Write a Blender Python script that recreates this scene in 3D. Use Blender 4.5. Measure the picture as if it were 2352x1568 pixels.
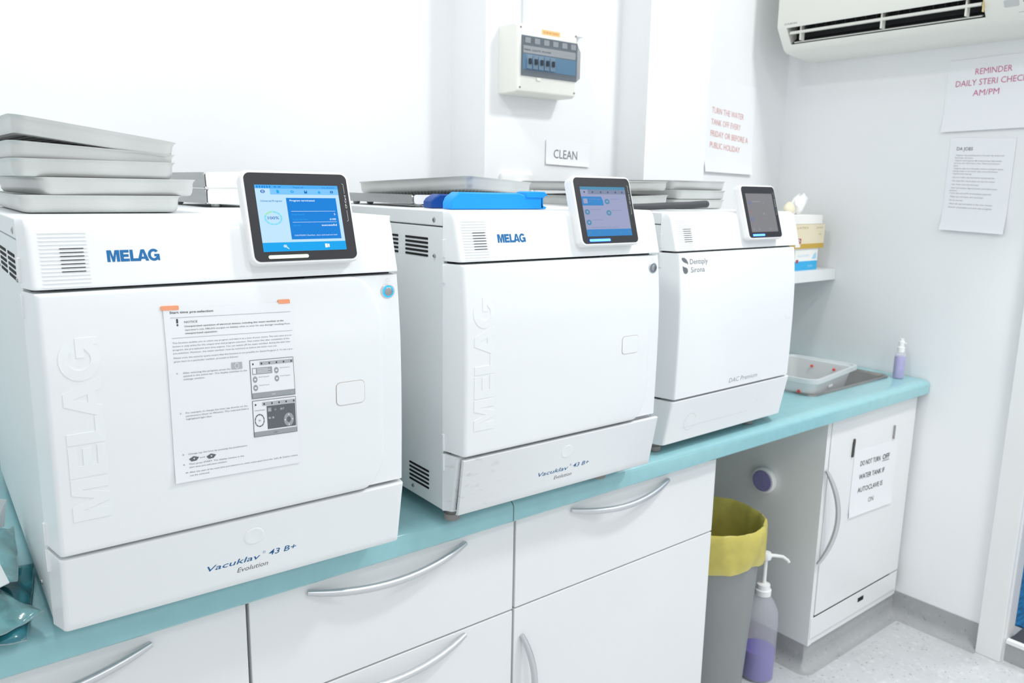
import bpy, bmesh, math, random
from mathutils import Vector, Matrix
random.seed(7)
for o in list(bpy.data.objects): bpy.data.objects.remove(o)
S = bpy.context.scene
C = S.collection
PI = math.pi
sin, cos = math.sin, math.cos
OZ = 0.72            # height of the worktop above the floor; objects below are built with z = 0 on the worktop

def lin(h):
    h = h.lstrip('#'); r = []
    for i in (0, 2, 4):
        v = int(h[i:i+2], 16)/255
        r.append(v/12.92 if v <= .04045 else ((v+.055)/1.055)**2.4)
    return r

# ------------------------------------------------------------------ camera
cam_d = bpy.data.cameras.new('camera'); cam = bpy.data.objects.new('camera', cam_d); C.objects.link(cam)
S.camera = cam
yaw, pitch, roll, fpx = -.6736, -.1901, .0186, 1839.3
F = Vector((-sin(yaw)*cos(pitch), cos(yaw)*cos(pitch), sin(pitch)))
R0 = Vector((cos(yaw), sin(yaw), 0)); U0 = R0.cross(F)
R = cos(roll)*R0 + sin(roll)*U0; U = -sin(roll)*R0 + cos(roll)*U0
M = Matrix((( R.x, U.x, -F.x), (R.y, U.y, -F.y), (R.z, U.z, -F.z))).to_4x4()
M.translation = Vector((-.1136, -.9491, .5054+OZ))
cam.matrix_world = M
cam_d.sensor_width = 36; cam_d.lens = fpx/2352*36
cam_d.clip_start = .02; cam_d.clip_end = 50
cam_d.dof.use_dof = True; cam_d.dof.focus_distance = 1.02; cam_d.dof.aperture_fstop = 9.0

# ------------------------------------------------------------------ light and exposure
S.view_settings.view_transform = 'Standard'; S.view_settings.look = 'None'
S.view_settings.gamma = 1; S.view_settings.use_curve_mapping = False
S.view_settings.exposure = 0.12
w = bpy.data.worlds.new('room_ambience'); S.world = w; w.use_nodes = True
w.node_tree.nodes['Background'].inputs[0].default_value = (.955, .98, 1, 1)
w.node_tree.nodes['Background'].inputs[1].default_value = .84
def area(name, loc, sx, sy, power, rot=(0, 0, 0), col=(1, 1, 1)):
    l = bpy.data.lights.new(name, 'AREA'); l.shape = 'RECTANGLE'; l.size = sx; l.size_y = sy; l.energy = power; l.color = col
    o = bpy.data.objects.new(name, l); C.objects.link(o); o.location = loc; o.rotation_euler = rot
    return o
# recessed ceiling fittings: one above the near end of the worktop, one in front of the far end
area('ceiling_light_near', (.0, -.05, 2.60), .24, .24, 10)
area('ceiling_light_far', (1.72, -.9, 2.60), .22, .22, 21)
area('fill_light_next_room', (2.95, -.7, 2.50), .5, .5, 14)  # added lamp, brightens what shows through the doorway
area('fill_light_behind', (.8, -1.8, 2.60), .30, .30, 9)  # added fill lamp behind the camera for the front faces

# ------------------------------------------------------------------ materials
MATS = {}
def mat(name, col, rough=.5, metal=0, emit=0, alpha=1, trans=0, coat=0, spec=.5, ior=1.45):
    if name in MATS: return MATS[name]
    m = bpy.data.materials.new(name); m.use_nodes = True; MATS[name] = m
    b = m.node_tree.nodes['Principled BSDF']
    c = lin(col) if isinstance(col, str) else col
    b.inputs['Base Color'].default_value = (*c, 1)
    b.inputs['Roughness'].default_value = rough; b.inputs['Metallic'].default_value = metal
    b.inputs['Alpha'].default_value = alpha; b.inputs['Transmission Weight'].default_value = trans
    b.inputs['Coat Weight'].default_value = coat; b.inputs['Specular IOR Level'].default_value = spec
    b.inputs['IOR'].default_value = ior
    if emit:
        b.inputs['Emission Color'].default_value = (*c, 1); b.inputs['Emission Strength'].default_value = emit
        b.inputs['Base Color'].default_value = (*[x*.1 for x in c], 1)
    return m
def vary(m, scale, amount, bump=0, stretch=(1, 1, 1), detail=3, bump_scale=None):
    """noise variation of the base colour and a fine bump"""
    nt = m.node_tree; b = nt.nodes['Principled BSDF']; N = nt.nodes.new
    tc = N('ShaderNodeTexCoord'); mp = N('ShaderNodeMapping'); mp.inputs['Scale'].default_value = stretch
    nt.links.new(tc.outputs['Object'], mp.inputs[0])
    n = N('ShaderNodeTexNoise'); n.inputs['Scale'].default_value = scale; n.inputs['Detail'].default_value = detail
    nt.links.new(mp.outputs[0], n.inputs['Vector'])
    c = b.inputs['Base Color'].default_value[:]
    if amount:
        r = N('ShaderNodeValToRGB'); r.color_ramp.elements[0].position = .35; r.color_ramp.elements[1].position = .65
        r.color_ramp.elements[0].color = (*[x*(1-amount) for x in c[:3]], 1)
        r.color_ramp.elements[1].color = (*[min(1, x*(1+amount)) for x in c[:3]], 1)
        nt.links.new(n.outputs['Fac'], r.inputs[0]); nt.links.new(r.outputs[0], b.inputs['Base Color'])
    if bump:
        n2 = N('ShaderNodeTexNoise'); n2.inputs['Scale'].default_value = bump_scale or scale*4
        nt.links.new(mp.outputs[0], n2.inputs['Vector'])
        bp = N('ShaderNodeBump'); bp.inputs['Strength'].default_value = bump; bp.inputs['Distance'].default_value = .0005
        nt.links.new(n2.outputs['Fac'], bp.inputs['Height']); nt.links.new(bp.outputs[0], b.inputs['Normal'])
    return m
def layer(m, col, scale, lo, hi, stretch=(1, 1, 1), box=None, amount=1.0):
    """spots or smudges of another colour where a noise passes a threshold, optionally fading along object x"""
    nt = m.node_tree; b = nt.nodes['Principled BSDF']; N = nt.nodes.new
    tc = N('ShaderNodeTexCoord'); mp = N('ShaderNodeMapping'); mp.inputs['Scale'].default_value = stretch
    nt.links.new(tc.outputs['Object'], mp.inputs[0])
    n = N('ShaderNodeTexNoise'); n.inputs['Scale'].default_value = scale; n.inputs['Detail'].default_value = 4
    nt.links.new(mp.outputs[0], n.inputs['Vector'])
    mr = N('ShaderNodeMapRange'); mr.inputs[1].default_value = lo; mr.inputs[2].default_value = hi; mr.inputs[4].default_value = amount
    nt.links.new(n.outputs['Fac'], mr.inputs[0]); fac = mr.outputs[0]
    if box:
        sx = N('ShaderNodeSeparateXYZ'); nt.links.new(tc.outputs['Object'], sx.inputs[0])
        m2 = N('ShaderNodeMapRange'); m2.inputs[1].default_value = box[0]; m2.inputs[2].default_value = box[1]
        m2.inputs[3].default_value = 1; m2.inputs[4].default_value = box[2]
        nt.links.new(sx.outputs[0], m2.inputs[0])
        mu = N('ShaderNodeMath'); mu.operation = 'MULTIPLY'; nt.links.new(fac, mu.inputs[0]); nt.links.new(m2.outputs[0], mu.inputs[1]); fac = mu.outputs[0]
    mx = N('ShaderNodeMixRGB'); nt.links.new(fac, mx.inputs[0])
    src = b.inputs['Base Color']
    if src.is_linked: nt.links.new(src.links[0].from_socket, mx.inputs[1])
    else: mx.inputs[1].default_value = src.default_value[:]
    mx.inputs[2].default_value = (*lin(col), 1)
    nt.links.new(mx.outputs[0], src)
    return m

WALL = vary(mat('wall_paint', '#f2f4f5', .6), 3, .01, .15, bump_scale=120)
CEIL = mat('ceiling_paint', '#f4f5f5', .7)
FLOOR = vary(mat('speckled_vinyl', '#c9cccd', .45), 9, .04, .1, bump_scale=300)
layer(FLOOR, '#85888a', 130, .64, .70, amount=.75); layer(FLOOR, '#e2e3e3', 60, .56, .70, amount=.5)
COVE_SHADED = vary(mat('speckled_vinyl_shaded', '#a9abac', .45), 9, .05, .1, bump_scale=300)  # same vinyl as the floor, darkened for the shade on upright faces
layer(COVE_SHADED, '#7b7c7f', 130, .64, .70, amount=.7); layer(COVE_SHADED, '#bcbdbe', 60, .56, .70, amount=.5)
ENAMEL = vary(mat('white_enamel', '#f0f3f4', .33, coat=.15), 6, .006, .08, bump_scale=500)
SIDEPAINT = vary(mat('white_powder_coat', '#e6eaeb', .42), 8, .008, .12, bump_scale=600)
DIRTY = vary(mat('scuffed_white_enamel', '#eceff0', .38), 6, .008, .08, bump_scale=500)
layer(DIRTY, '#a49b8c', 60, .58, .80, stretch=(1, 1, 2.2), box=(.015, .11, .06), amount=.45)
DARK = mat('gap_shade', '#232527', .7)  # dark tone standing in for shade deep in the gaps
SLOT = mat('vent_black', '#0e0f10', .8)
BLACKG = mat('bezel_black', '#2f3033', .45, spec=.35)
WHITEP = mat('white_plastic', '#f3f4f3', .35)
CREAM = mat('cream_plastic', '#f1f1ea', .4)
ALU = vary(mat('anodised_aluminium', '#d6d8d6', .42, metal=.3), 14, .04, .1, bump_scale=300)
ALUD = vary(mat('brushed_aluminium', '#aeb0b0', .35, metal=.8), 8, .05, .1, stretch=(12, 1, 12))
STEEL = vary(mat('stainless_steel', '#a8a5a3', .3, metal=.9), 20, .04)
CHROME = mat('satin_chrome', '#d6d8da', .36, metal=.75)
SCREW = mat('steel_screw', '#b0b0b0', .3, metal=1)
BLUEINK = mat('blue_brand_ink', '#006aa6', .4)
BLUEINK2 = mat('deep_blue_ink', '#0f5f95', .4)
GREYINK = mat('grey_ink', '#6d7276', .5)
BLACKINK = mat('black_ink', '#3b3d40', .6)
PALEINK = mat('pale_ink', '#9fa4a8', .6)
REDINK = mat('faded_red_ink', '#e3aea8', .6)
PINKINK = mat('magenta_red_ink', '#cf6f98', .6)
PAPER = mat('white_paper', '#f0f2f4', .75)
PAPER2 = mat('laminated_paper', '#f3f5f8', .5, spec=.3)
TAPE = mat('orange_tape', '#f5a57c', .6)
TEAL = vary(mat('teal_laminate', '#97c8ce', .2, coat=.3), 40, .025, .05, bump_scale=200)
JOINT = mat('joint_sealant', '#6f8486', .6)
LAM = vary(mat('white_laminate', '#eceeee', .28), 5, .008, .04, bump_scale=150)
CARC = mat('carcass_edge', '#c9cac6', .5)
BLUEPL = mat('bright_blue_plastic', '#0b9ffa', .42)
NAVYPL = mat('navy_plastic', '#0c4796', .42)
DKRUB = mat('dark_grey_rubber', '#45474a', .5)
FOOT = mat('grey_rubber_foot', '#8d8a88', .6)
BINGREY = vary(mat('grey_bin_plastic', '#8e9292', .45), 6, .02)
YELLOW = vary(mat('yellow_bin_liner', '#e9db6c', .35, alpha=.70), 30, .08, .5, bump_scale=40)
MILK = mat('translucent_plastic', '#e9edee', .3, alpha=.50)
CLEARP = mat('clear_plastic', '#f4f5fa', .2, alpha=.3)
PURPLE = mat('purple_liquid', '#8d84cf', .3)
PURPLE2 = mat('deep_purple_liquid', '#5540b4', .3)
LILAC = mat('lilac_liquid', '#c3b9ec', .3)
REDP = mat('red_plastic', '#e2564c', .4)
SMOKE = mat('smoked_cover', '#33414c', .12, alpha=.38, coat=.3)

# ------------------------------------------------------------------ builders
def obj(name, bm, m, parent=None, loc=None, bevel=0, smooth=35, seg=2):
    bmesh.ops.recalc_face_normals(bm, faces=bm.faces)
    me = bpy.data.meshes.new(name); bm.to_mesh(me); bm.free()
    return obj_me(name, me, m, parent, loc, bevel, smooth, seg)
def obj_me(name, me, m, parent=None, loc=None, bevel=0, smooth=35, seg=2):
    for k in (m if isinstance(m, (list, tuple)) else [m]): me.materials.append(k)
    if smooth:
        me.polygons.foreach_set('use_smooth', [True]*len(me.polygons))
        me.set_sharp_from_angle(angle=math.radians(smooth))
    o = bpy.data.objects.new(name, me); C.objects.link(o)
    if parent: o.parent = parent
    if loc: o.location = loc
    if bevel:
        b = o.modifiers.new('soft_edges', 'BEVEL'); b.width = bevel; b.segments = seg; b.limit_method = 'ANGLE'; b.angle_limit = math.radians(40)
    return o
def tag(o, label, cat, group=None):
    o['label'] = label; o['category'] = cat
    if group: o['group'] = group
    return o
def thing(name, label, cat, loc=(0, 0, 0), rz=0, group=None):
    o = bpy.data.objects.new(name, None); C.objects.link(o); o.empty_display_size = .02
    o.location = loc; o.rotation_euler = (0, 0, rz)
    return tag(o, label, cat, group)
def struct(name, bm, m, bevel=0):
    o = obj(name, bm, m, bevel=bevel, smooth=0); o['kind'] = 'structure'; return o
def B(): return bmesh.new()
def box(bm, x0, x1, y0, y1, z0, z1, mi=0):
    v = [bm.verts.new((x, y, z)) for x in (x0, x1) for y in (y0, y1) for z in (z0, z1)]
    for f in ((0, 1, 3, 2), (4, 6, 7, 5), (0, 4, 5, 1), (2, 3, 7, 6), (0, 2, 6, 4), (1, 5, 7, 3)):
        bm.faces.new([v[i] for i in f]).material_index = mi
    return bm
def bx(*a): return box(B(), *a)
def loft(bm, rings, cap0=True, cap1=True, closed=True, mi=0):
    rs = [[bm.verts.new(p) for p in r] for r in rings]
    n = len(rs[0])
    for a, b in zip(rs, rs[1:]):
        for i in range(n if closed else n-1):
            j = (i+1) % n
            try: bm.faces.new((a[i], a[j], b[j], b[i])).material_index = mi
            except ValueError: pass
    if cap0: bm.faces.new(rs[0]).material_index = mi
    if cap1: bm.faces.new(rs[-1]).material_index = mi
    return bm
def lathe(bm, prof, c=(0, 0, 0), n=32, mi=0, cap0=True, cap1=True, ax='z', sq=1.0):
    rings = []
    for r, h in prof:
        ring = []
        for i in range(n):
            a = 2*PI*i/n; x, y = r*cos(a), r*sin(a)*sq
            p = {'z': (x, y, h), 'y': (x, h, y), 'x': (h, x, y)}[ax]
            ring.append((c[0]+p[0], c[1]+p[1], c[2]+p[2]))
        rings.append(ring)
    return loft(bm, rings, cap0, cap1, mi=mi)
def tube(bm, pts, rad, n=12, flat=1.0, mi=0):
    """round bar along a path; rad may be a list; flat squashes it across"""
    pts = [Vector(p) for p in pts]; rings = []
    dd = pts[-1]-pts[0]
    up = Vector((0, 0, 1)) if abs(dd.z) < .9*dd.length else Vector((1, .1, 0)).normalized()
    for i, p in enumerate(pts):
        t = (pts[min(i+1, len(pts)-1)]-pts[max(i-1, 0)]).normalized()
        s = t.cross(up).normalized(); u = s.cross(t).normalized()
        r = rad[i] if isinstance(rad, (list, tuple)) else rad
        rings.append([p + s*cos(2*PI*k/n)*r + u*sin(2*PI*k/n)*r*flat for k in range(n)])
    return loft(bm, rings, mi=mi)
def rrect(x0, x1, y0, y1, r, n=5):
    P = []
    for cx, cy, a0 in ((x1-r, y0+r, -90), (x1-r, y1-r, 0), (x0+r, y1-r, 90), (x0+r, y0+r, 180)):
        for k in range(n+1):
            a = math.radians(a0+90*k/n); P.append((cx+r*cos(a), cy+r*sin(a)))
    return P
def prism(bm, poly, f0, f1, mi=0):
    """extrude a 2-D outline between two mappings"""
    return loft(bm, [[f0(*p) for p in poly], [f1(*p) for p in poly]], mi=mi)

_g = {}
def glyphs(body, bold=0, shear=0, res=2, ext=0):
    k = (body, bold, shear, res, ext)
    if k not in _g:
        c = bpy.data.curves.new('lettering', 'FONT'); c.body = body; c.offset = bold; c.shear = shear
        c.resolution_u = res; c.extrude = ext; c.fill_mode = 'FRONT' if not ext else 'BOTH'
        o = bpy.data.objects.new('lettering', c); me = bpy.data.meshes.new_from_object(o)
        _g[k] = ([v.co.copy() for v in me.vertices], [list(p.vertices) for p in me.polygons])
        bpy.data.objects.remove(o); bpy.data.meshes.remove(me)
    return _g[k]

# heavy brand letters as outlines, cap height 1
def _g_outline():
    P = [(.5+.5*cos(math.radians(a)), .5+.53*sin(math.radians(a))) for a in range(38, 318, 8)]
    P += [(.82, .12), (.84, 0), (1.0, 0), (1.0, .57), (.54, .57), (.54, .36), (.75, .36)]
    P += [(.5+.25*cos(math.radians(a)), .5+.30*sin(math.radians(a))) for a in range(318, 34, -12)]
    return P
BRAND = [(0, [(0, 0), (0, 1), (.37, 1), (.52, .42), (.67, 1), (1.04, 1), (1.04, 0), (.78, 0), (.78, .72), (.62, 0), (.42, 0), (.26, .72), (.26, 0)]),
         (1.09, [(0, 0), (0, 1), (.74, 1), (.74, .76), (.28, .76), (.28, .62), (.70, .62), (.70, .39), (.28, .39), (.28, .24), (.76, .24), (.76, 0)]),
         (1.90, [(0, 0), (0, 1), (.27, 1), (.27, .24), (.66, .24), (.66, 0)]),
         (2.50, [(0, 0), (.34, 1), (.49, 1), (.49, .74), (.39, .37), (.49, .37), (.49, .17), (.33, .17), (.28, 0)]),
         (2.50, [(.98, 0), (.64, 1), (.49, 1), (.49, .74), (.59, .37), (.49, .37), (.49, .17), (.65, .17), (.70, 0)][::-1]),
         (3.42, _g_outline())]
BRANDW = 4.42
class Flat:
    """flat graphics: outlines and lettering on layers, mapped by f(u, v, t) with t the distance off the surface"""
    def __init__(s, f, mats): s.f = f; s.bm = B(); s.mats = mats; s.step = .00018; s.lift = .0002
    def poly(s, P, mi, ly=0):
        vs = [s.bm.verts.new(s.f(u, v, s.lift+ly*s.step)) for u, v in P]
        s.bm.faces.new(vs).material_index = mi
    def rect(s, u0, u1, v0, v1, mi, ly=0): s.poly([(u0, v0), (u1, v0), (u1, v1), (u0, v1)], mi, ly)
    def rr(s, u0, u1, v0, v1, r, mi, ly=0): s.poly(rrect(u0, u1, v0, v1, r), mi, ly)
    def disc(s, u, v, r, mi, ly=0, n=20): s.poly([(u+r*cos(2*PI*k/n), v+r*sin(2*PI*k/n)) for k in range(n)], mi, ly)
    def ring(s, u, v, r, t, mi, ly=0, a0=0, a1=360, n=24):
        for k in range(n):
            a, b = math.radians(a0+(a1-a0)*k/n), math.radians(a0+(a1-a0)*(k+1)/n)
            s.poly([(u+(r-t)*cos(a), v+(r-t)*sin(a)), (u+r*cos(a), v+r*sin(a)), (u+r*cos(b), v+r*sin(b)), (u+(r-t)*cos(b), v+(r-t)*sin(b))], mi, ly)
    def line(s, u0, v0, u1, v1, w, mi, ly=0):
        d = Vector((u1-u0, v1-v0)).normalized(); n = Vector((-d.y, d.x))*w/2
        s.poly([(u0-n.x, v0-n.y), (u1-n.x, v1-n.y), (u1+n.x, v1+n.y), (u0+n.x, v0+n.y)], mi, ly)
    def text(s, body, u, v, h, mi, ly=1, w=None, bold=0, shear=0, align='l', slope=0):
        """u, v: left (or centre, right) end of the baseline; h: cap height; w: total width to fit"""
        V, P = glyphs(body, 0 if any(q in body for q in 'MNW') else min(bold, .010), shear)
        if not V: return
        x0 = min(p.x for p in V); x1 = max(p.x for p in V); k = h/.70; kx = k
        if w: kx = w/(x1-x0)
        W = (x1-x0)*kx; off = {'l': 0, 'c': -W/2, 'r': -W}[align]
        vs = [s.bm.verts.new(s.f(u+off+(p.x-x0)*kx, v+p.y*k+slope*(p.x-x0)*kx, s.lift+ly*s.step)) for p in V]
        for q in P:
            try: s.bm.faces.new([vs[i] for i in q]).material_index = mi
            except ValueError: pass
    def build(s, name, parent=None, label=None):
        me = bpy.data.meshes.new(name); s.bm.to_mesh(me); s.bm.free()
        o = obj_me(name, me, s.mats, parent, smooth=0)
        if label: o['label'] = label
        return o

# ------------------------------------------------------------------ the room
XE, YM, YA, YB, YC = 2.154, .74, .60, .50, .55
ZF, ZC = -.72, 1.90
struct('floor', bx(-2.2, 3.4, -3.2, .9, ZF-.06, ZF), FLOOR)
struct('ceiling', bx(-2.2, 2.26, -3.2, .9, ZC, ZC+.06), CEIL)
struct('wall_back', bx(-2.2, 1.03, YM, YM+.1, ZF, ZC), WALL)
struct('wall_pillar', bx(1.03, 1.4684, YA, YM+.1, ZF, ZC), WALL)
struct('wall_pier', bx(1.4684, 1.7114, YB, YM+.1, ZF, ZC), WALL)
struct('wall_recess', bx(1.7114, XE+.1, YC, YM+.1, ZF, ZC), WALL)
b = bx(XE, XE+.045, -.2515, YC, ZF, ZC); box(b, XE, XE+.045, -1.15, -.2515, 1.33, ZC); box(b, XE, XE+.1, -3.2, -1.15, ZF, ZC)
struct('wall_right', b, WALL)

def cove_profile(h, t, d):
    P = [(0, h), (t, h)]
    for k in range(7):
        a = PI/2*k/6; P.append((t+d-d*cos(a) if False else t+d*(1-cos(a)), d*(1-sin(a))))
    P += [(0, 0)]
    return P
def coved(name, a, b_, nrm, h=.075, t=.003, d=.03, z0=ZF):
    bm = B(); P = cove_profile(h, t, d)
    f = lambda q: (lambda s, z: (q[0]+nrm[0]*s, q[1]+nrm[1]*s, z0+z))
    prism(bm, P, f(a), f(b_))
    o = obj(name, bm, COVE_SHADED, smooth=50); o['kind'] = 'structure'; return o
coved('baseboard_right', (XE, .06), (XE, -.19), (-1, 0))
coved('baseboard_back', (1.2, YC), (1.68, YC), (0, -1))

b = bx(XE-.02, XE+.001, -.250, -.1885, ZF, 1.40); box(b, XE-.02, XE+.001, -1.21, -1.15, ZF, 1.40); box(b, XE-.02, XE+.001, -1.21, -.1885, 1.34, 1.40)
struct('trim_1', b, LAM, bevel=.002)
b = bx(XE+.0015, XE+.046, -.2535, -.2420, ZF, 1.34)
struct('trim_2', b, mat('jamb_paint', '#d2d5d8', .5))
struct('wall_beyond', bx(3.30, 3.36, -1.6, .95, ZF, ZC), vary(mat('dark_blue_paint', '#1a638f', .6), 60, .2, stretch=(1, 1, 6)))
b = bx(XE+.0, 3.30, -1.15, -.254, ZF, -.667); box(b, XE+.05, 3.30, -.254, .9, ZF, -.667)
struct('trim_3', b, COVE_SHADED)
struct('trim_4', bx(XE-.004, XE+.012, -1.15, -.254, -.667, -.657), WHITEP)
struct('floor', bx(XE+.115, 3.295, -1.145, .9, -.6665, -.662), vary(mat('blue_carpet', '#175f8c', .95), 25, .3, .6, stretch=(1, 6, 1), bump_scale=300))
t = thing('hazard_mat', 'black and yellow striped strip on the raised step of the doorway', 'mat', (2.25, -.7, -.666))
obj('rubber_strip', bx(-.083, .018, -.44, .444, 0, .006), DKRUB, t)
bm = B()
for k in range(8):
    y = -.42+k*.112
    loft(bm, [[(-.083, y, .0055), (-.083, y+.035, .0055), (.018, y+.075, .0055), (.018, y+.04, .0055)], [(-.083, y, .0068), (-.083, y+.035, .0068), (.018, y+.075, .0068), (.018, y+.04, .0068)]])
obj('yellow_stripe', bm, mat('hazard_yellow', '#eab25c', .5), t)

# ------------------------------------------------------------------ worktop
JX = .6706
def counter_section(x, ye, zf=-.04):
    P = [(YM-.004 if x < 1.02 else ye, 0.0)]
    r = .014; yf = .0208
    P.append((yf+r*1.9, 0))
    for k in range(1, 7):
        a = PI/2*k/6; P.append((yf+r*1.9*(1-sin(a)), -r+r*cos(a)))
    P += [(yf, zf+.003), (yf+.003, zf), (P[0][0], zf)]
    return [(x, y, z) for y, z in P]
t = thing('worktop', 'long pale teal laminate worktop with a rounded front edge', 'worktop', (0, 0, 0))
def slab(name, x0, x1, ye, endcap=False):
    bm = B()
    r1 = counter_section(x0, ye); r2 = counter_section(x1, ye)
    r1 = [(x, ye if i in (0, len(r1)-1) else y, z) for i, (x, y, z) in enumerate(r1)]
    r2 = [(x, ye if i in (0, len(r2)-1) else y, z) for i, (x, y, z) in enumerate(r2)]
    loft(bm, [r1, r2]); return obj(name, bm, TEAL, t, smooth=40)
slab('worktop_panel', -.62, JX-.0012, YM-.002)
slab('worktop_panel', JX+.0012, 1.028, YM-.002)
slab('worktop_panel', 1.028, 1.466, YA-.002)
slab('worktop_panel', 1.466, 1.71, YB-.002)
# sink cut-out side of the worktop
def sinkslab():
    x0, x1 = 1.71, XE-.002; sx0, sx1, sy0, sy1 = 1.712, 2.085, .114, .47
    bm = B()
    def sec(x): return [(x, min(y, sy0) if i not in (0, 8+2) else sy0, z) for i, (x, y, z) in enumerate(counter_section(x, sy0))]
    a, c = counter_section(x0, sy0), counter_section(x1, sy0)
    loft(bm, [a, c])
    box(bm, sx1, x1, sy0, YC-.002, -.04, 0)
    box(bm, x0, sx1, sy1, YC-.002, -.04, 0)
    return obj('worktop_panel', bm, TEAL, t, smooth=40)
sinkslab()
bm = B(); loft(bm, [counter_section(JX-.0013, .5), counter_section(JX+.0013, .5)])
for v in bm.verts: v.co.y += .0008; v.co.z -= .0006
obj('joint_seam', bm, JOINT, t)
bm = bx(1.71, XE-.002, YC-.012, YC-.002, 0, .004)
obj('sealant_bead', bm, WHITEP, t)

# ------------------------------------------------------------------ cabinets
def arch_handle(L, rise=.030, w=.0062, n=17, vertical=False):
    bm = B(); pts = []; rad = []
    for k in range(n):
        s = k/(n-1); a = (s-.5)*2
        h = rise*(1-a*a)
        pts.append((a*L/2, -h*.62-.003, -h*.52 if not vertical else 0)); rad.append(w*(.66+.34*(1-abs(a)**6)))
    if vertical: pts = [(-(y+.003)*.9, y, x) for x, y, z in pts]
    return tube(bm, pts, rad, n=12, flat=.95)
FY = .04
def front(bm, x0, x1, z0, z1, y=FY, th=.017): return box(bm, x0, x1, y, y+th, z0, z1)
def cabinet(label, x0, x1, parts, back=.52, bottom=-.63):
    t = thing('base_cabinet', label, 'cabinet', (x0, 0, 0))
    L = x1-x0
    bm = B(); box(bm, 0.002, .018, FY+.019, back, bottom, -.042); box(bm, L-.018, L-.002, FY+.019, back, bottom, -.042)
    box(bm, .018, L-.018, FY+.019, back, bottom, bottom+.016); box(bm, .018, L-.018, back-.008, back, bottom+.016, -.042)
    box(bm, .018, L-.018, FY+.021, FY+.1, -.058, -.042)
    obj('carcass', bm, LAM, t)
    obj('kickboard', bx(0.002, L-.002, FY+.06, FY+.075, ZF, bottom), LAM, t)
    for kind, a0, a1, z0, z1, hd in parts:
        d = obj(kind, front(B(), a0, a1, z0, z1), LAM, t, bevel=.0012)
        if hd:
            kx, kz, hl, vert = hd
            h = obj('handle', arch_handle(hl, vertical=vert), CHROME, d, loc=(kx, FY, kz)); h['label'] = 'curved satin metal bar handle'
    return t
g = 'white base cabinets under the worktop'
cabinet('white drawer cabinet at bottom left corner, below the bagged items', -.36, .2296,
        [('drawer_front', .003, .5876, -.222, -.0455, (.332, -.062, .27, False)), ('drawer_front', .003, .5876, -.42, -.2255, None)])
cabinet('white drawer cabinet with two curved bar handles between the other cabinets', .2296, .690,
        [('drawer_front', .0025, .458, -.2105, -.0455, (.2204, -.0595, .272, False)),
         ('drawer_front', .0025, .458, -.385, -.2135, (.2204, -.2215, .272, False)),
         ('drawer_front', .0025, .458, -.628, -.388, None)])
cabinet('white cabinet of one wide drawer above a door, next to the yellow lined bin', .690, 1.236,
        [('drawer_front', .0025, .5435, -.2100, -.0455, (.2575, -.0600, .262, False)),
         ('door', .0025, .5435, -.628, -.2130, (.018, -.36, .19, True))])
# sink cabinet at the far end
t = thing('sink_cabinet', 'white single door cabinet under the sink with a taped paper notice', 'cabinet', (1.68, 0, 0))
L = XE-1.68-.003
bm = bx(0, .016, .045, YC-.004, ZF+.068, -.041); box(bm, L-.016, L, .064, YC-.004, ZF+.068, -.041)
box(bm, .016, L-.016, .064, YC-.004, ZF+.068, ZF+.085); box(bm, .016, L-.016, .047, .062, ZF+.068, ZF+.085)
obj('carcass', bm, LAM, t, bevel=.0008)
d = obj('door', bx(.018, L-.014, .043, .060, -.570, -.0435), LAM, t, bevel=.0012)
h = obj('handle', arch_handle(.25, vertical=True, rise=.045, w=.0064), CHROME, d, loc=(.002, .043, -.295)); h['label'] = 'curved satin metal bar handle'
p = obj('plinth_panel', bx(.004, L-.014, .0432, .0448, -.632, -.5745), LAM, t, bevel=.001)
obj('vent_slot', bx(.238, .268, .0425, .0440, -.604, -.592), SLOT, p)
obj('lower_rail', bx(.0165, L, .050, .066, ZF+.066, -.634), LAM, t)
obj('plinth', bx(.007, L, .062, YC-.006, ZF, ZF+.069), LAM, t)
coved('baseboard_left', (1.683, .056), (XE, .056), (0, -1), h=.068)
coved('baseboard_front', (1.683, YC), (1.683, .056), (-1, 0), h=.068)
bm = B(); P_ = cove_profile(.068, .003, .03)
loft(bm, [[(1.683-q*cos(a), .056-q*sin(a), ZF+z) for q, z in P_] for a in [PI/2*k/6 for k in range(7)]])
o = obj('trim_5', bm, COVE_SHADED, smooth=50); o['kind'] = 'structure'
# paper and marks on the sink cabinet door
def papersheet(name, label, cat, f, u, v, m=PAPER, th=.0005, curl=0, nseg=8, skew=0):
    bm = B(); rings = []
    for k in range(nseg+1):
        s = k/nseg; c = curl*max(0, 1-s*4)**2
        rings.append([f(0+skew*s, v*s, c), f(u+skew*s, v*s, c), f(u+skew*s, v*s, c+th), f(0+skew*s, v*s, c+th)])
    loft(bm, rings)
    o = obj(name, bm, m, None, smooth=50); tag(o, label, cat); return o
f = lambda u, v, t_: (1.8150+u+.008*v, .0425-t_, -.330+v-.012*u*4)
o = papersheet('notice_paper', 'white paper notice about the water tank taped to the sink cabinet door', 'notice', f, .228, .185, curl=.003)
G = Flat(lambda u, v, t_: f(u, v, t_+.0008), [BLACKINK])
for i, (s, bold) in enumerate((('DO NOT TURN', 0), ('WATER TANK IF', 0), ('AUTOCLAVE IS', 0), ('ON', .02))):
    G.text(s, .035+(.062 if i == 3 else 0), .137-.037*i, .014, 0, bold=bold, w=(.105, .135, .132, .028)[i])
G.text('OFF', .152, .137, .015, 0, bold=.02, w=.038); G.rect(.152, .19, .1325, .134, 0); G.rect(.097, .126, .022, .0236, 0)
G.build('printed_text', o)
bm = B(); prism(bm, [(0, 0), (.007, 0), (.010, .04), (.009, .048), (.004, .048), (.001, .035)], lambda x, z: (1.8010+x, .043, -.160+z), lambda x, z: (1.8010+x, .0395, -.160+z))
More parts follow.
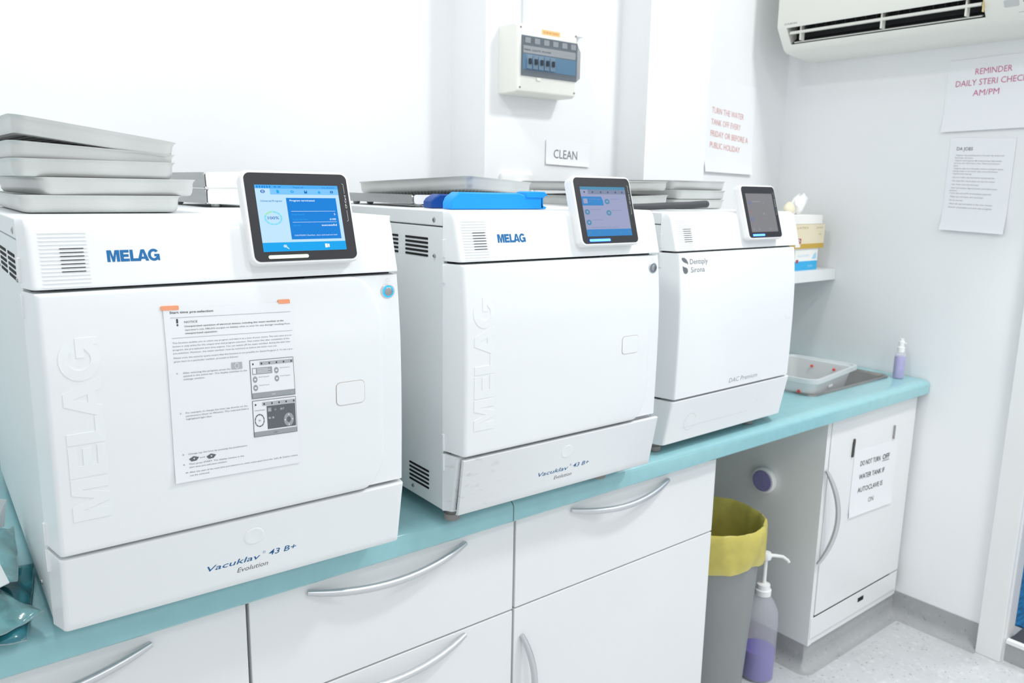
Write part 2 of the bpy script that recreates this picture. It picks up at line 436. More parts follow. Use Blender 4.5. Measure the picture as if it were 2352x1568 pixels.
tag(obj('hook', bm, mat('dark_bronze', '#4b4a48', .4, metal=.4)), 'small dark hook on the sink cabinet door, left of the notice', 'hook')
tag(obj('latch_bolt', bx(2.0145, 2.0185, .0385, .043, -.150, -.112), STEEL), 'thin metal bolt above the right corner of the cabinet notice', 'bolt')
# round white pull with purple face on the cabinet side
bm = B(); lathe(bm, [(.030, 0), (.034, -.004), (.035, -.014), (.032, -.019), (.029, -.019)], ax='x', n=40)
t = thing('round_holder', 'round white holder with a purple face on the grey side of the sink cabinet', 'holder', (1.6795, .205, -.243))
obj('rim', bm, WHITEP, t)
bm = B(); lathe(bm, [(.0285, -.0188), (.0275, -.0215)], ax='x', n=40); obj('purple_pad', bm, vary(mat('purple_foam', '#8983b5', .8), 200, .08), t)

# ------------------------------------------------------------------ sterilizers
W = .425
def head_d(z):   # depth of the upper cover in front of the body at height z
    P = [(.400, .0347), (.4565, .0190), (.463, .0165), (.4675, .0125), (.4700, .0070), (.4710, .001)]
    for (a, da), (b_, db) in zip(P, P[1:]):
        if z <= b_: return da+(db-da)*(z-a)/(b_-a)
    return .001
def door_d(z):
    P = [(.10, .0448), (.1134, .0456), (.18, .0470), (.25, .0474), (.32, .0455), (.36, .0415), (.385, .0385), (.398, .0365)]
    if z < P[0][0]: return P[0][1]
    for (a, da), (b_, db) in zip(P, P[1:]):
        if z <= b_:
            s = (z-a)/(b_-a); return da+(db-da)*s
    return P[-1][1]
def low_d(z): return .0281+(.0456-.0281)*(z-.02)/.0934
def section(z, d, xl, xr, cl=.008, cr=.008, r=.005, y0=0.0):
    r = min(r, d*.45); P = [(xl, y0, z)]
    # left flank leans in by cl, rounded corner, front, mirrored right
    def corner(x, sgn, c):
        Q = []
        n = 5
        for k in range(n+1):
            a = PI/2*k/n
            Q.append((x+sgn*(c+r*(1-cos(a))), -(d-r*(1-sin(a))), z))
        return Q
    P += corner(xl, 1, cl); P += corner(xr, -1, cr)[::-1]; P.append((xr, y0, z))
    return P
def spans(a, b_, n): return [a+(b_-a)*k/n for k in range(n+1)]

def display(root, x0, x1, style, by=-.0450, bz=.4205, hh=.1065):
    T = math.radians(17.0); wd = x1-x0; hh = hh
    def f(u, v, t_): return (x0+u, by+v*sin(T)-t_*cos(T), bz+v*cos(T)+t_*sin(T))
    e = .0032
    bm = B()
    out = lambda g_, r_: rrect(-e+g_, wd+e-g_, -e+g_, hh+e-g_, r_, 6)
    loft(bm, [[f(u, v, -.0200) for u, v in out(.003, .008)], [f(u, v, -.0185) for u, v in out(.0012, .009)], [f(u, v, -.0115) for u, v in out(.0006, .009)],
              [f(u, v, -.0113) for u, v in out(.0011, .009)], [f(u, v, -.0108) for u, v in out(.0011, .009)], [f(u, v, -.0106) for u, v in out(.0002, .009)],
              [f(u, v, -.0014) for u, v in out(0, .009)], [f(u, v, .0002) for u, v in out(.0012, .008)], [f(u, v, .0004) for u, v in out(.0025, .007)]])
    d = obj('display', bm, WHITEP, root, smooth=30)
    d['label'] = 'tilted white framed touch screen panel'
    bm = B(); prism(bm, rrect(0, wd, 0, hh, .0075, 6), lambda u, v: f(u, v, -.001), lambda u, v: f(u, v, .0010))
    obj('bezel', bm, BLACKG, d)
    # neck that joins the panel to the upper cover
    bm = bx(x0+.012, x1-.012, -.058, -.018, .408, .432) if False else B()
    prism(bm, rrect(.016, wd-.016, .006, .046, .004), lambda u, v: f(u, v, -.019), lambda u, v: (x0+u, -.012, .432+v*.70))
    obj('mount', bm, WHITEP, d)
    a, bq, c, e_ = .087*wd, .897*wd, .108*hh, .862*hh
    sw, sh = bq-a, e_-c
    F2 = lambda u, v, t_: f(a+u*sw, c+v*sh, t_+.0010)
    if style == 1:
        ms = [mat('ui_background', '#bfe3fd', 1, emit=.85), mat('ui_tab_bar', '#7cc4f8', 1, emit=.85), mat('ui_status_bar', '#50aef3', 1, emit=.85),
              mat('ui_panel', '#0f80d8', 1, emit=.85), mat('ui_footer', '#12a5ee', 1, emit=.85), mat('ui_white', '#f4fbff', 1, emit=.9),
              mat('ui_navy', '#0b6ac0', 1, emit=.8), mat('ui_cyan', '#84dcf2', 1, emit=.85), mat('ui_green', '#9fe6b0', 1, emit=.85), mat('ui_dim', '#35aaf2', 1, emit=.85)]
        G = Flat(F2, ms); G.rect(0, 1, 0, 1, 0)
        G.rect(0, 1, .945, 1, 2, 1); G.rect(.17, 1, .855, .945, 1, 1)
        G.rect(0, 1, 0, .135, 4, 1); G.rect(.345, .955, .175, .805, 3, 1)
        for u in (.02, .05, .08, .105, .135, .165): G.rect(u, u+.017, .955, .985, 3, 2)
        G.rect(.22, .25, .962, .978, 3, 2); G.rect(.27, .30, .962, .978, 3, 2); G.text('Program end', .45, .955, .025, 6, 2, w=.12); G.text('14:16  09.10.2019', .80, .955, .022, 6, 2, w=.16)
        G.disc(.085, .90, .026, 6, 2); G.rect(.075, .095, .885, .915, 5, 3); G.rect(.08, .09, .889, .911, 6, 4)
        G.poly([(.245, .875), (.275, .875), (.275, .91), (.265, .925), (.245, .925)], 4, 2)
        G.disc(.43, .90, .02, 4, 2); G.disc(.43, .90, .009, 1, 3); G.rect(.575, .61, .875, .92, 6, 2); G.rect(.585, .60, .90, .93, 1, 3)
        G.rr(.745, .772, .875, .905, .004, 4, 2); G.ring(.758, .905, .012, .004, 4, 2); G.disc(.915, .90, .02, 6, 2); G.rect(.910, .92, .888, .912, 1, 3)
        G.text('Universal-Program', .045, .745, .026, 6, 2, w=.25, bold=.02)
        for k in range(12): G.ring(.165, .50, .105, .022, 8 if k in (4, 3) else 7, 2, a0=k*30+1.5, a1=k*30+28.5, n=4)
        G.text('100%', .165, .482, .042, 6, 2, w=.13, bold=.025, align='c')
        G.text('Program terminated', .385, .752, .026, 5, 2, w=.30, bold=.02)
        G.rect(.385, .925, .598, .602, 5, 2); G.rect(.385, .925, .432, .436, 5, 2)
        G.text('Daily batch', .385, .54, .024, 9, 2, w=.15); G.text('Total batches', .385, .465, .024, 9, 2, w=.185); G.text('Result', .385, .375, .024, 9, 2, w=.09)
        G.text('5', .92, .54, .028, 5, 2, align='r', bold=.015); G.text('6100', .92, .462, .028, 5, 2, align='r', bold=.015)
        G.text('successful', .92, .372, .030, 5, 2, align='r', bold=.02, w=.19)
        G.text('CAUTION! Chamber, door and load are hot!', .385, .225, .020, 5, 2, w=.52)
        G.ring(.255, .078, .020, .006, 5, 2); G.line(.27, .065, .295, .035, .010, 5, 2); G.disc(.255, .078, .008, 5, 3)
        G.rect(.735, .765, .04, .10, 5, 2); G.rect(.77, .79, .045, .095, 5, 2)
        led = mat('led_green', '#eaffd8', 1, emit=1.4); lw = (.125, .505)
    elif style == 2:
        ms = [mat('ui2_background', '#adb4d8', 1, emit=.62), mat('ui2_tabs', '#8f9cb9', 1, emit=.6), mat('ui2_blue', '#3f96df', 1, emit=.62), mat('ui2_icon', '#5b9fc6', 1, emit=.6), mat('ui2_text', '#8a94bd', 1, emit=.6), mat('ui2_dark', '#55688f', 1, emit=.55)]
        G = Flat(F2, ms); G.rect(0, 1, 0, 1, 0); G.rect(0, 1, .94, 1, 3, 1); G.rect(.16, 1, .85, .94, 1, 1); G.rect(0, 1, 0, .14, 2, 1)
        for u in (.08, .26, .44, .60, .77, .92): G.disc(u, .89, .018, 5, 2)
        G.poly([(0, .62), (.46, .62), (.46, .72), (.43, .80), (0, .80)], 2, 1); G.rr(.03, .12, .66, .76, .01, 0, 2); G.text('Universal-Program', .15, .74, .018, 0, 2, w=.26); G.text('134 C', .15, .69, .016, 0, 2)
        for u, v, s in ((.55, .70, 'Quick-Program S'), (.08, .49, 'Quick-Program B'), (.55, .47, 'Prion-Program'), (.08, .28, 'Gentle-Program')):
            G.disc(u, v, .055, 3, 1); G.rect(u-.02, u+.02, v-.018, v+.018, 0, 2); G.text(s, u+.08, v+.04, .022, 4, 2, w=.22)
        G.text('Please select a program', .12, .17, .02, 4, 2, w=.6)
        for u in (.07, .27, .75, .93): G.disc(u, .07, .02, 3, 2)
        G.text('START', .5, .055, .025, 3, 2, align='c')
        led = mat('led_blue', '#7fd8ff', 1, emit=1.3); lw = (.11, .48)
        G.rr((lw[0]*wd-.0012-a)/sw, (lw[1]*wd+.0012-a)/sw, (.030*hh-.0008-c)/sh, (.068*hh+.0008-c)/sh, .014, 6, 0); ms.append(mat('led_blue_edge', '#0a32d8', 1, emit=1.0))
    else:
        ms = [mat('ui3_background', '#9a999d', .5, emit=.5), mat('ui3_pale', '#b5b6bd', .5, emit=.5), mat('ui3_blue', '#7f8cc4', .5, emit=.55), mat('ui3_red', '#b3908f', .5, emit=.5)]
        G = Flat(F2, ms); G.rect(0, 1, 0, 1, 0)
        G.rect(.2, .5, .78, .80, 1, 1); G.disc(.11, .76, .045, 2, 1); G.disc(.11, .52, .035, 3, 1); G.disc(.10, .33, .05, 2, 1); G.disc(.63, .76, .015, 1, 1); G.rect(.55, .6, .45, .5, 1, 1)
        for u in (.1, .3, .72): G.disc(u, .07, .02, 1, 1)
        led = mat('led_blue', '#7fd8ff', 1, emit=1.3); lw = (.10, .46)
        G.rr((lw[0]*wd-.0012-a)/sw, (lw[1]*wd+.0012-a)/sw, (.030*hh-.0008-c)/sh, (.068*hh+.0008-c)/sh, .014, 4, 0); ms.append(mat('led_blue_edge', '#0a32d8', 1, emit=1.0))
    G.build('screen', d)
    bm = B(); prism(bm, rrect(lw[0]*wd, lw[1]*wd, .030*hh, .068*hh, .0018, 4), lambda u, v: f(u, v, .0010), lambda u, v: f(u, v, .0016))
    obj('status_light', bm, led, d)
    G = Flat(lambda u, v, t_: f(wd-.0040-v, u, t_+.0009), [WHITEP])
    G.text('CF-Card', .595*hh, .0, .0022, 0, 0, w=.0165)
    G.line(.575*hh, .001, .45*hh, .001, .0003, 0); G.line(.45*hh, .001, .44*hh, .003, .0003, 0); G.line(.77*hh, .001, .88*hh, .001, .0003, 0); G.line(.88*hh, .001, .89*hh, .003, .0003, 0)
    G.build('card_slot_mark', d)
    return d

def sterilizer(label, loc, ang, kind, D=.60, zs=1.0, disp=(.2222, .3488)):
    root = thing('steam_sterilizer', label, 'sterilizer', loc, ang); root.scale.z = 1
    ZT = .4710
    # body
    bm = bx(.0012, W-.0012, .001, D, .020, .4475); o = obj('body', bm, SIDEPAINT, root, bevel=.0012)
    obj('front_frame', bx(.008, W-.008, -.010, .0012, .024, .462), DARK, root)  # chassis front coloured dark so the panel gaps look shaded
    obj('top_cover', bx(0, W, .0006, D+.002, .4490, ZT), SIDEPAINT, root, bevel=.0018)
    bm = B(); sw_ = B()
    def slot(bm_, y0, y1, zc):
        prism(bm_, rrect(y0, y1, zc-.0017, zc+.0017, .0016, 3), lambda y, z: (.0008, y, z), lambda y, z: (.0016, y, z))
        prism(bm_, rrect(y0, y1, zc-.0017, zc+.0017, .0016, 3), lambda y, z: (.0008, y, z), lambda y, z: (.0012-.0006, y, z))
    for c0 in range(7):
        for r in range(5):
            if c0 < 6: slot(bm, .042+c0*.088, .108+c0*.088, .429-r*.0062)
    obj('side_vent', bm, SLOT, root)
    if kind != 1:
        bm = B()
        for r in range(5): slot(bm, .040, .100, .0700-r*.0068)
        obj('side_vent', bm, SLOT, root)
    for y, z, r_ in ((.024, .4575, .0042), (.024, .4055, .0030), (.088, .0330, .0030)):
        b2 = B(); lathe(b2, [(r_, -.0002), (r_*.9, -.0018), (r_*.45, -.0026)], c=(.0012, y, z), ax='x', n=14, cap1=False)
        lathe(b2, [(r_*.45, -.0026), (r_*.4, -.0012)], c=(.0012, y, z), ax='x', n=6, cap0=False); obj('screw', b2, SCREW, root)
    # feet
    for fx, fy in ((.0215, .060 if kind == 1 else .006), (.334, .060 if kind == 1 else .008), (.045, D-.06), (W-.045, D-.06)):
        b2 = B(); lathe(b2, [(.0115, .0004), (.013, .002), (.013, .0105), (.0085, .0115), (.0085, .021)], c=(fx, fy, 0), n=24); obj('foot', b2, FOOT, root)
    # upper cover
    bm = B()
    zz = [.4000, .4004, .4015] + spans(.404, .4565, 5) + [.460, .463, .4655, .4675, .469, .4700, .4706, .4710]
    rings = []
    for z in zz:
        d = head_d(z) - (.0012 if z == .4 else .0004 if z == .4004 else 0)
        rings.append(section(z, d, 0, W, .006, .006, .006))
    loft(bm, rings); head = obj('upper_cover', bm, ENAMEL, root, smooth=50)
    hf = lambda u, v, t_: (u, -head_d(.402+v)-t_*.96, .402+v+t_*.25)
    bm = B(); b3 = B()
    for k in range(15):
        z = .4570-k*.00385; u0 = .0165+.0*k; y = -head_d(z)
        prism(bm, rrect(u0, u0+.0440, z-.00055, z+.00055, .0005, 2), lambda x, zz_: (x, -head_d(zz_)+.0004, zz_), lambda x, zz_: (x, -head_d(zz_)-.0009, zz_-.0004))
        if 4 <= k <= 10: prism(b3, rrect(u0+.0178, u0+.0400, z-.0014, z-.0006, .0003, 2), lambda x, zz_: (x, -head_d(zz_)+.0004, zz_), lambda x, zz_: (x, -head_d(zz_)-.0009, zz_))
    lv = obj('louvre', bm, ENAMEL, root); obj('louvre_slot', b3, SLOT, lv)
    # door zone
    def ofs(z, extra): return door_d(z)+extra
    Z0, Z1 = .1160, .3965
    if kind in (1, 2):
        bm = B(); rings = [section(z, ofs(z, -.0060), .30, W, .0, .006, .004) for z in [.1165, .1175]+spans(.12, .392, 10)+[.3950, .3960]]
        loft(bm, rings); obj('side_fascia', bm, ENAMEL, root, smooth=50)
        def xr(z):
            a, bq = Z1-z, z-Z0; x = .3880
            if a < .062: x -= .036*(1-math.sqrt(max(0, 1-((.062-a)/.062)**2)))
            if bq < .052: x -= .032*(1-math.sqrt(max(0, 1-((.052-bq)/.052)**2)))
            return x
        zz = [Z0, Z0+.0006, Z0+.002]+spans(Z0+.006, Z0+.055, 8)+spans(.19, .32, 8)+spans(Z1-.062, Z1-.004, 9)+[Z1-.002, Z1-.0006, Z1]
        rings = []
        for z in zz:
            e = {0: .0022, 1: .0008}.get(zz.index(z), {len(zz)-1: .0022, len(zz)-2: .0008}.get(zz.index(z), 0))
            rings.append(section(z, ofs(z, .0022-e), 0, xr(z), .0075, .0, .0055 if z > 0 else .005))
        # the free edge ends in front of the fascia, not at the body
        for rg in rings:
            z = rg[0][2]; rg[-1] = (rg[-1][0], -(ofs(z, -.0085)), z)
        bm = B(); loft(bm, rings); door = obj('door', bm, ENAMEL, root, smooth=50)
        D0 = .0022
    else:
        rings = []
        for z in [Z0, Z0+.0008, Z0+.002]+spans(.13, .38, 12)+[Z1-.002, Z1-.0008, Z1]:
            e = .0018 if z in (Z0, Z1) else 0
            rings.append(section(z, ofs(z, .001-e), 0, W-.001, .010, .030, .005))
        bm = B(); loft(bm, rings); door = obj('door', bm, ENAMEL, root, smooth=22); D0 = .001
    for zc in (.418, .381, .129, .098):
        obj('hinge_cover', bx(-.0015, .003, -.0045, .0005, zc-.013, zc+.013), ENAMEL, root, bevel=.0008)
    df = lambda u, v, t_: (u, -ofs(v, D0)-t_, v)
    # raised lettering up the door and the latch key
    if kind in (1, 2):
        bm = B()
        for ox, P in BRAND:
            Q = [(.0585-.0360*c, .1535+.1965*(ox+a)/BRANDW) for a, c in P]
            prism(bm, Q, lambda u, v: df(u, v, -.0006), lambda u, v: df(u, v, .0007))
        o = obj('raised_lettering', bm, ENAMEL, door, smooth=0)
        bm = B(); e = rrect(.3205, .3595, .2355, .2655, .006)
        loft(bm, [[df(u, v, -.0005) for u, v in e], [df(u, v, .0004) for u, v in e]]); k = obj('latch_seam', bm, mat('seam_tan', '#a89b8c', .6), door)
        e = rrect(.3210, .3590, .2360, .2650, .0056)
        bm = B(); loft(bm, [[df(u, v, -.0005) for u, v in e], [df(u, v, .0008) for u, v in e]]); obj('door_key', bm, ENAMEL, door)
        # power button
        pz, px = .3745, .4025; py = -ofs(pz, -.0060)
        bm = B(); lathe(bm, [(.0100, .001), (.0100, -.0006), (.0090, -.0016), (.0078, -.0014)], c=(px, py, pz), ax='y', n=36); pb = obj('power_button', bm, CHROME, root)
        ringm = mat('lit_blue_ring', '#35b6ff', 1, emit=1.2) if kind == 1 else mat('grey_ring', '#7c8794', .5)
        bm = B(); lathe(bm, [(.0078, -.0013), (.0077, -.0021), (.0058, -.0021)], c=(px, py, pz), ax='y', n=36); obj('light_ring', bm, ringm, pb)
        bm = B(); lathe(bm, [(.0058, -.0015), (.0057, -.0026), (.0050, -.0030)], c=(px, py, pz), ax='y', n=36); obj('button_cap', bm, SCREW, pb)
        G = Flat(lambda u, v, t_: (px+u, py-t_, pz+.0150+v), [mat('relief_grey', '#d4d8da', .4)]); G.ring(0, 0, .0028, .0005, 0, a0=120, a1=420); G.rect(-.0003, .0003, 0, .003, 0); G.build('power_symbol', root)
    # upper brand
    if kind in (1, 2):
        G = Flat(hf, [BLUEINK]); [G.poly([(.0775+(ox+a)*.0520/BRANDW, .0235+c*.0121) for a, c in P], 0) for ox, P in BRAND]; G.build('brand_lettering', head)
    # lower panel
    rings = []
    ins = .0 if kind != 2 else .0125
    for z in [.0200, .0206, .022]+spans(.03, .10, 6)+[.1085, .1105, .1116]:
        e = {.0200: .003, .0206: .0012, .1116: .0016}.get(z, 0)
        rings.append(section(z, low_d(z)-e-ins, 0, W, .0065, .0065 if kind != 3 else .022, .006))
    bm = B(); loft(bm, rings); lo = obj('lower_panel', bm, DIRTY if kind == 2 else ENAMEL, root, smooth=50 if kind != 3 else 25)
    if kind == 2:
        bm = B(); rings = []
        for z in [.0185, .0192, .021]+spans(.03, .10, 6)+[.1080, .1095, .1104]:
            e = {.0185: .003, .0192: .001, .1104: .0016}.get(z, 0); d = low_d(z)+.001-e; xl = .0085+(.1104-z)*.02; xr_ = W-.002
            rings.append([(xl, -(d-.0065), z), (xl, -(d-.001), z), (xl+.0012, -d, z), (xr_-.0012, -d, z), (xr_, -(d-.001), z), (xr_, -(d-.0065), z)])
        loft(bm, rings); lo = obj('cover_plate', bm, DIRTY, root, smooth=50)
        bm = B(); loft(bm, [[(.014, -(low_d(z)-.013), z), (.014, -(low_d(z)-.006), z), (W-.010, -(low_d(z)-.006), z), (W-.010, -(low_d(z)-.013), z)] for z in (.0235, .1065)]); obj('shade_backing', bm, DARK, root)  # dark strip painting the shade in the gap behind the plate
    lf = lambda u, v, t_: (u, -low_d(v)-(.001 if kind == 2 else 0)-t_, v)
    if kind in (1, 2):
        cx, cz = .2136, .0850
        # shallow finger dimple: a low raised rim around a hollow disc
        bm = B(); prof = [(.0126, -.00115), (.0120, -.0008), (.0113, -.00055), (.0095, -.00075), (.0040, -.00105)]
        rings = [[(cx+r*cos(2*PI*k/36), lf(0, cz+r*.92*sin(2*PI*k/36), h+.0012)[1], cz+r*.92*sin(2*PI*k/36)) for k in range(36)] for r, h in prof]
        loft(bm, rings, cap0=False); obj('finger_dimple', bm, ENAMEL, lo, smooth=60)
        G = Flat(lf, [BLUEINK2, GREYINK])
        k = -.002 if kind == 2 else 0
        G.text('Vacuklav', .1580, .0508, .0072, 0, 0, w=.0640, shear=.22, bold=.004); G.text('43 B+', .2325, .0518, .0075, 0, 0, w=.0355, shear=.18, bold=.004)
        G.ring(.2265, .0585, .0017, .0003, 0); G.text('R', .2265, .0578, .0014, 0, 0, align='c')
        G.text('Evolution', .1935, .0385, .0066, 1, 0, w=.0385, shear=.25); G.build('model_lettering', lo)
    else:
        G = Flat(df, [GREYINK])
        # leaf shaped mark
        P1 = [(.016, .3880), (.020, .3888), (.025, .3880), (.030, .3850), (.0335, .3805), (.0350, .3745), (.031, .3775), (.025, .3790), (.020, .3815), (.017, .3845)]
        P2 = [(.018, .3735), (.022, .3715), (.028, .3700), (.0325, .3675), (.0335, .3630), (.0310, .3592), (.026, .3580), (.0215, .3600), (.0188, .3655)]
        G.poly(P1, 0); G.poly(P2, 0)
        G.text('Dentsply', .0400, .3755, .0100, 0, 0, w=.0530); G.text('Sirona', .0420, .3600, .0100, 0, 0, w=.0410); G.build('brand_lettering', door)
        G = Flat(df, [PALEINK]); G.text('DAC Premium', .178, .1270, .0095, 0, 0, w=.098, shear=.2); G.build('model_lettering', door)
        G = Flat(lf, [mat('relief_grey', '#d4d8da', .4)]); G.ring(.075, .060, .018, .0006, 0, a0=20, a1=330); G.rect(.05, .27, .0495, .0500, 0); G.ring(.30, .075, .008, .0004, 0, a0=90, a1=270); G.build('relief_mark', lo)
        G = Flat(df, [mat('relief_grey', '#d4d8da', .4)]); G.ring(.372, .255, .012, .0006, 0, a0=180, a1=320); G.build('grip_mark', door)
    display(root, disp[0], disp[1], kind)
    root.scale = (1, 1, zs)
    return root
m1 = sterilizer('nearest white sterilizer with the lit blue screen and an instruction sheet on its door', (0, 0, 0), math.atan(-.026), 1, zs=.989, disp=(.2275, .3551))
m2 = sterilizer('middle white sterilizer with a scuffed lower panel and blue plastic tools on top', (.5241, .0123, 0), math.atan(-.0172), 2, zs=1.0, disp=(.2300, .3525))
m3 = sterilizer('farthest white sterilizer with a grey screen and grey leaf logo on its door', (1.0342, .0528, 0), math.atan(.0142), 3, D=.44, zs=.987, disp=(.2169, .3306))

# instruction sheet on the near door (built in the frame of that machine)
DOOR1 = lambda z: door_d(z)+.0022
ca, sa = cos(math.atan(-.026)), sin(math.atan(-.026))
def m1w(x, y, z): return (x*ca-y*sa, x*sa+y*ca, z*.989)
def nf(u, v, t_):   # u, v in 0..1 over the sheet
    x = .1252+.1420*u+.004*(1-v)*u; z = .1755+.1995*v-.0045*u+.001*u*v
    lift = .0008+.0022*max(0, .12-v)*8*(1-u)**2*.8
    return m1w(x, -DOOR1(z)-lift-t_, z)
bm = B()
n = 16; top = [[bm.verts.new(nf(i/6, j/n, .0005)) for i in range(7)] for j in range(n+1)]; bot = [[bm.verts.new(nf(i/6, j/n, 0)) for i in range(7)] for j in range(n+1)]
for j in range(n):
    for i in range(6):
        bm.faces.new((top[j][i], top[j][i+1], top[j+1][i+1], top[j+1][i])); bm.faces.new((bot[j][i], bot[j+1][i], bot[j+1][i+1], bot[j][i+1]))
for j in range(n):
    for c in (0, 6): bm.faces.new((top[j][c], top[j+1][c], bot[j+1][c], bot[j][c]))
for i in range(6):
    for j in (0, n): bm.faces.new((top[j][i], top[j][i+1], bot[j][i+1], bot[j][i]))
sheet = tag(obj('instruction_sheet', bm, PAPER, smooth=50), 'printed instruction sheet with orange tape on the nearest sterilizer door', 'paper')
G = Flat(lambda u, v, t_: nf(u, v, t_+.0006), [BLACKINK, GREYINK, mat('print_grey', '#b4b8bc', .6), mat('print_dark', '#64686d', .6), PAPER, PALEINK])
tx = lambda s, u, v, h, w=None, mi=0, bold=0: G.text(s, u, v, h, mi, 1, w=w, bold=bold)
tx('Start time pre-selection', .045, .966, .0125, .325, bold=.012)
G.rect(.045, .995, .942, .9435, 1, 1); G.rect(.045, .995, .830, .8315, 1, 1)
G.rr(.088, .100, .912, .936, .003, 0, 1); G.disc(.094, .902, .006, 0, 1)
tx('NOTICE', .145, .911, .0115, .098, bold=.008)
for s, v, w_ in (('Unsupervised operation of electrical devices, including this steam sterilizer at the', .889, .785), ("operator's risk. MELAG accepts no liability what so ever for any damage resulting from", .869, .835), ('unsupervised operation.', .850, .245)): tx(s, .145, v, .0085, w_, bold=.018)
for s, v, w_ in (('This function enables you to select any program and start it at a time of your choice. The start time pre-se-', .800, .945), ('lection is only active for the unique time and program selection. That means that after completion of the', .781, .92),
                 ('program, the pre-selected start time expires. You can switch-off the steam sterilizer during the start time', .762, .925), ('pre-selection. However, the steam sterilizer must be switched on before the timer runs out.', .743, .81),
                 ('Please note, the security query means that this function is not possible for Quick-Program S. To set a pro-', .717, .945), ('gram start to a particular number, proceed as follows:', .697, .49)): tx(s, .045, v, .0085, w_, mi=1)
for s, u, v, w_ in (('1.', .06, .629, .016), ('After selecting the program, press the', .105, .629, .36), ('symbol in the action bar. The display switches to the', .105, .611, .49), ('settings window.', .105, .593, .16),
                    ('2.', .06, .400, .018), ('For example, to change the time, tap directly on the', .105, .400, .475), ('parameters Hour or Minutes. The selected field is', .105, .382, .485), ('highlighted light blue.', .105, .364, .195),
                    ('3.', .06, .158, .018), ('Change e.g. the hour by pressing the pushbuttons', .105, .158, .455), ('and', .19, .128, .035), ('4.', .06, .098, .018), ('Then press START. The display remains in the', .105, .098, .425), ('start time pre-selection window.', .105, .079, .29),
                    ('After the start of the start time pre-selection no other menu apart from the', .105, .050, .655), ('Info & Status menu', .775, .050, .20), ('can be selected.', .105, .031, .15)): tx(s, u, v, .0085, w_, mi=1)
tx('-', .075, .050, .012, .02); G.rect(.075, .09, .053, .0555, 0, 1)
G.rect(.475, .56, .628, .668, 2, 1); G.ring(.5175, .648, .017, .003, 4, 2)
for u in (.108, .238): G.poly([(u, .132), (u+.035, .146), (u+.075, .136), (u+.055, .118), (u+.018, .116)], 3, 1); G.poly([(u+.03, .135), (u+.045, .135), (u+.0375, .125)], 4, 2)
# first screen picture
G.rect(.620, .985, .440, .672, 3, 1); G.rect(.624, .981, .443, .669, 4, 2); G.rect(.70, .981, .638, .660, 2, 3); G.rect(.624, .981, .443, .475, 5, 3)
for u in (.645, .715, .78, .84, .90, .965): G.disc(u, .648, .006, 0, 4)
G.rect(.635, .80, .585, .625, 5, 3); G.rect(.64, .665, .59, .62, 4, 4)
for k in range(4): G.rect(.675, .785-.02*(k % 2), .592+k*.008, .595+k*.008, 4, 4)
for u, v, s in ((.655, .555, 'Quick-Program B'), (.655, .505, 'Gentle-Program'), (.835, .60, 'Quick-Program S'), (.835, .55, 'Prion-Program')): G.disc(u, v, .019, 5, 3); G.rect(u-.008, u+.008, v-.005, v+.005, 4, 4); G.text(s, u+.03, v+.010, .006, 1, 3, w=.085)
for s, u in (('<', .645), ('START', .80), ('>', .955)): G.text(s, u, .453, .008, 4, 4, align='c')
# second screen picture
G.rect(.620, .985, .205, .428, 3, 1); G.rect(.624, .981, .208, .425, 4, 2); G.rect(.70, .981, .392, .414, 2, 3); G.rect(.624, .981, .208, .237, 5, 3); G.rect(.735, .975, .245, .388, 3, 3)
for u in (.645, .715, .78, .84, .90, .965): G.disc(u, .403, .006, 0, 4)
for k in range(10): G.ring(.672, .305, .040, .007, 3, 3, a0=k*36+2, a1=k*36+34, n=3)
G.text('0%', .672, .300, .010, 0, 3, align='c'); G.text('Universal-Program', .635, .365, .006, 0, 3, w=.085)
G.rect(.742, .772, .352, .377, 5, 4)
for s, u, v in (('16', .748, .358), ('11', .80, .356), ('2017', .845, .356), ('08 : 58', .745, .308)): G.text(s, u, v, .012, 4, 5)
G.ring(.915, .290, .042, .024, 5, 4)
for a in range(4): G.disc(.915+.031*cos(a*PI/2), .290+.031*sin(a*PI/2), .0045, 4, 5)
G.text('START', .80, .216, .008, 3, 4, align='c')
G.build('printed_text', sheet)
for u0, u1, v0 in ((-.015, .115, .985), (.90, 1.0, .992)):
    bm = B(); loft(bm, [[nf(u, v, -.0004) for u, v in rrect(u0, u1, v0, v0+.024, .006)], [nf(u, v, .0009) for u, v in rrect(u0, u1, v0, v0+.024, .006)]])
    o = obj('tape', bm, TAPE, sheet); o['label'] = 'strip of orange tape'

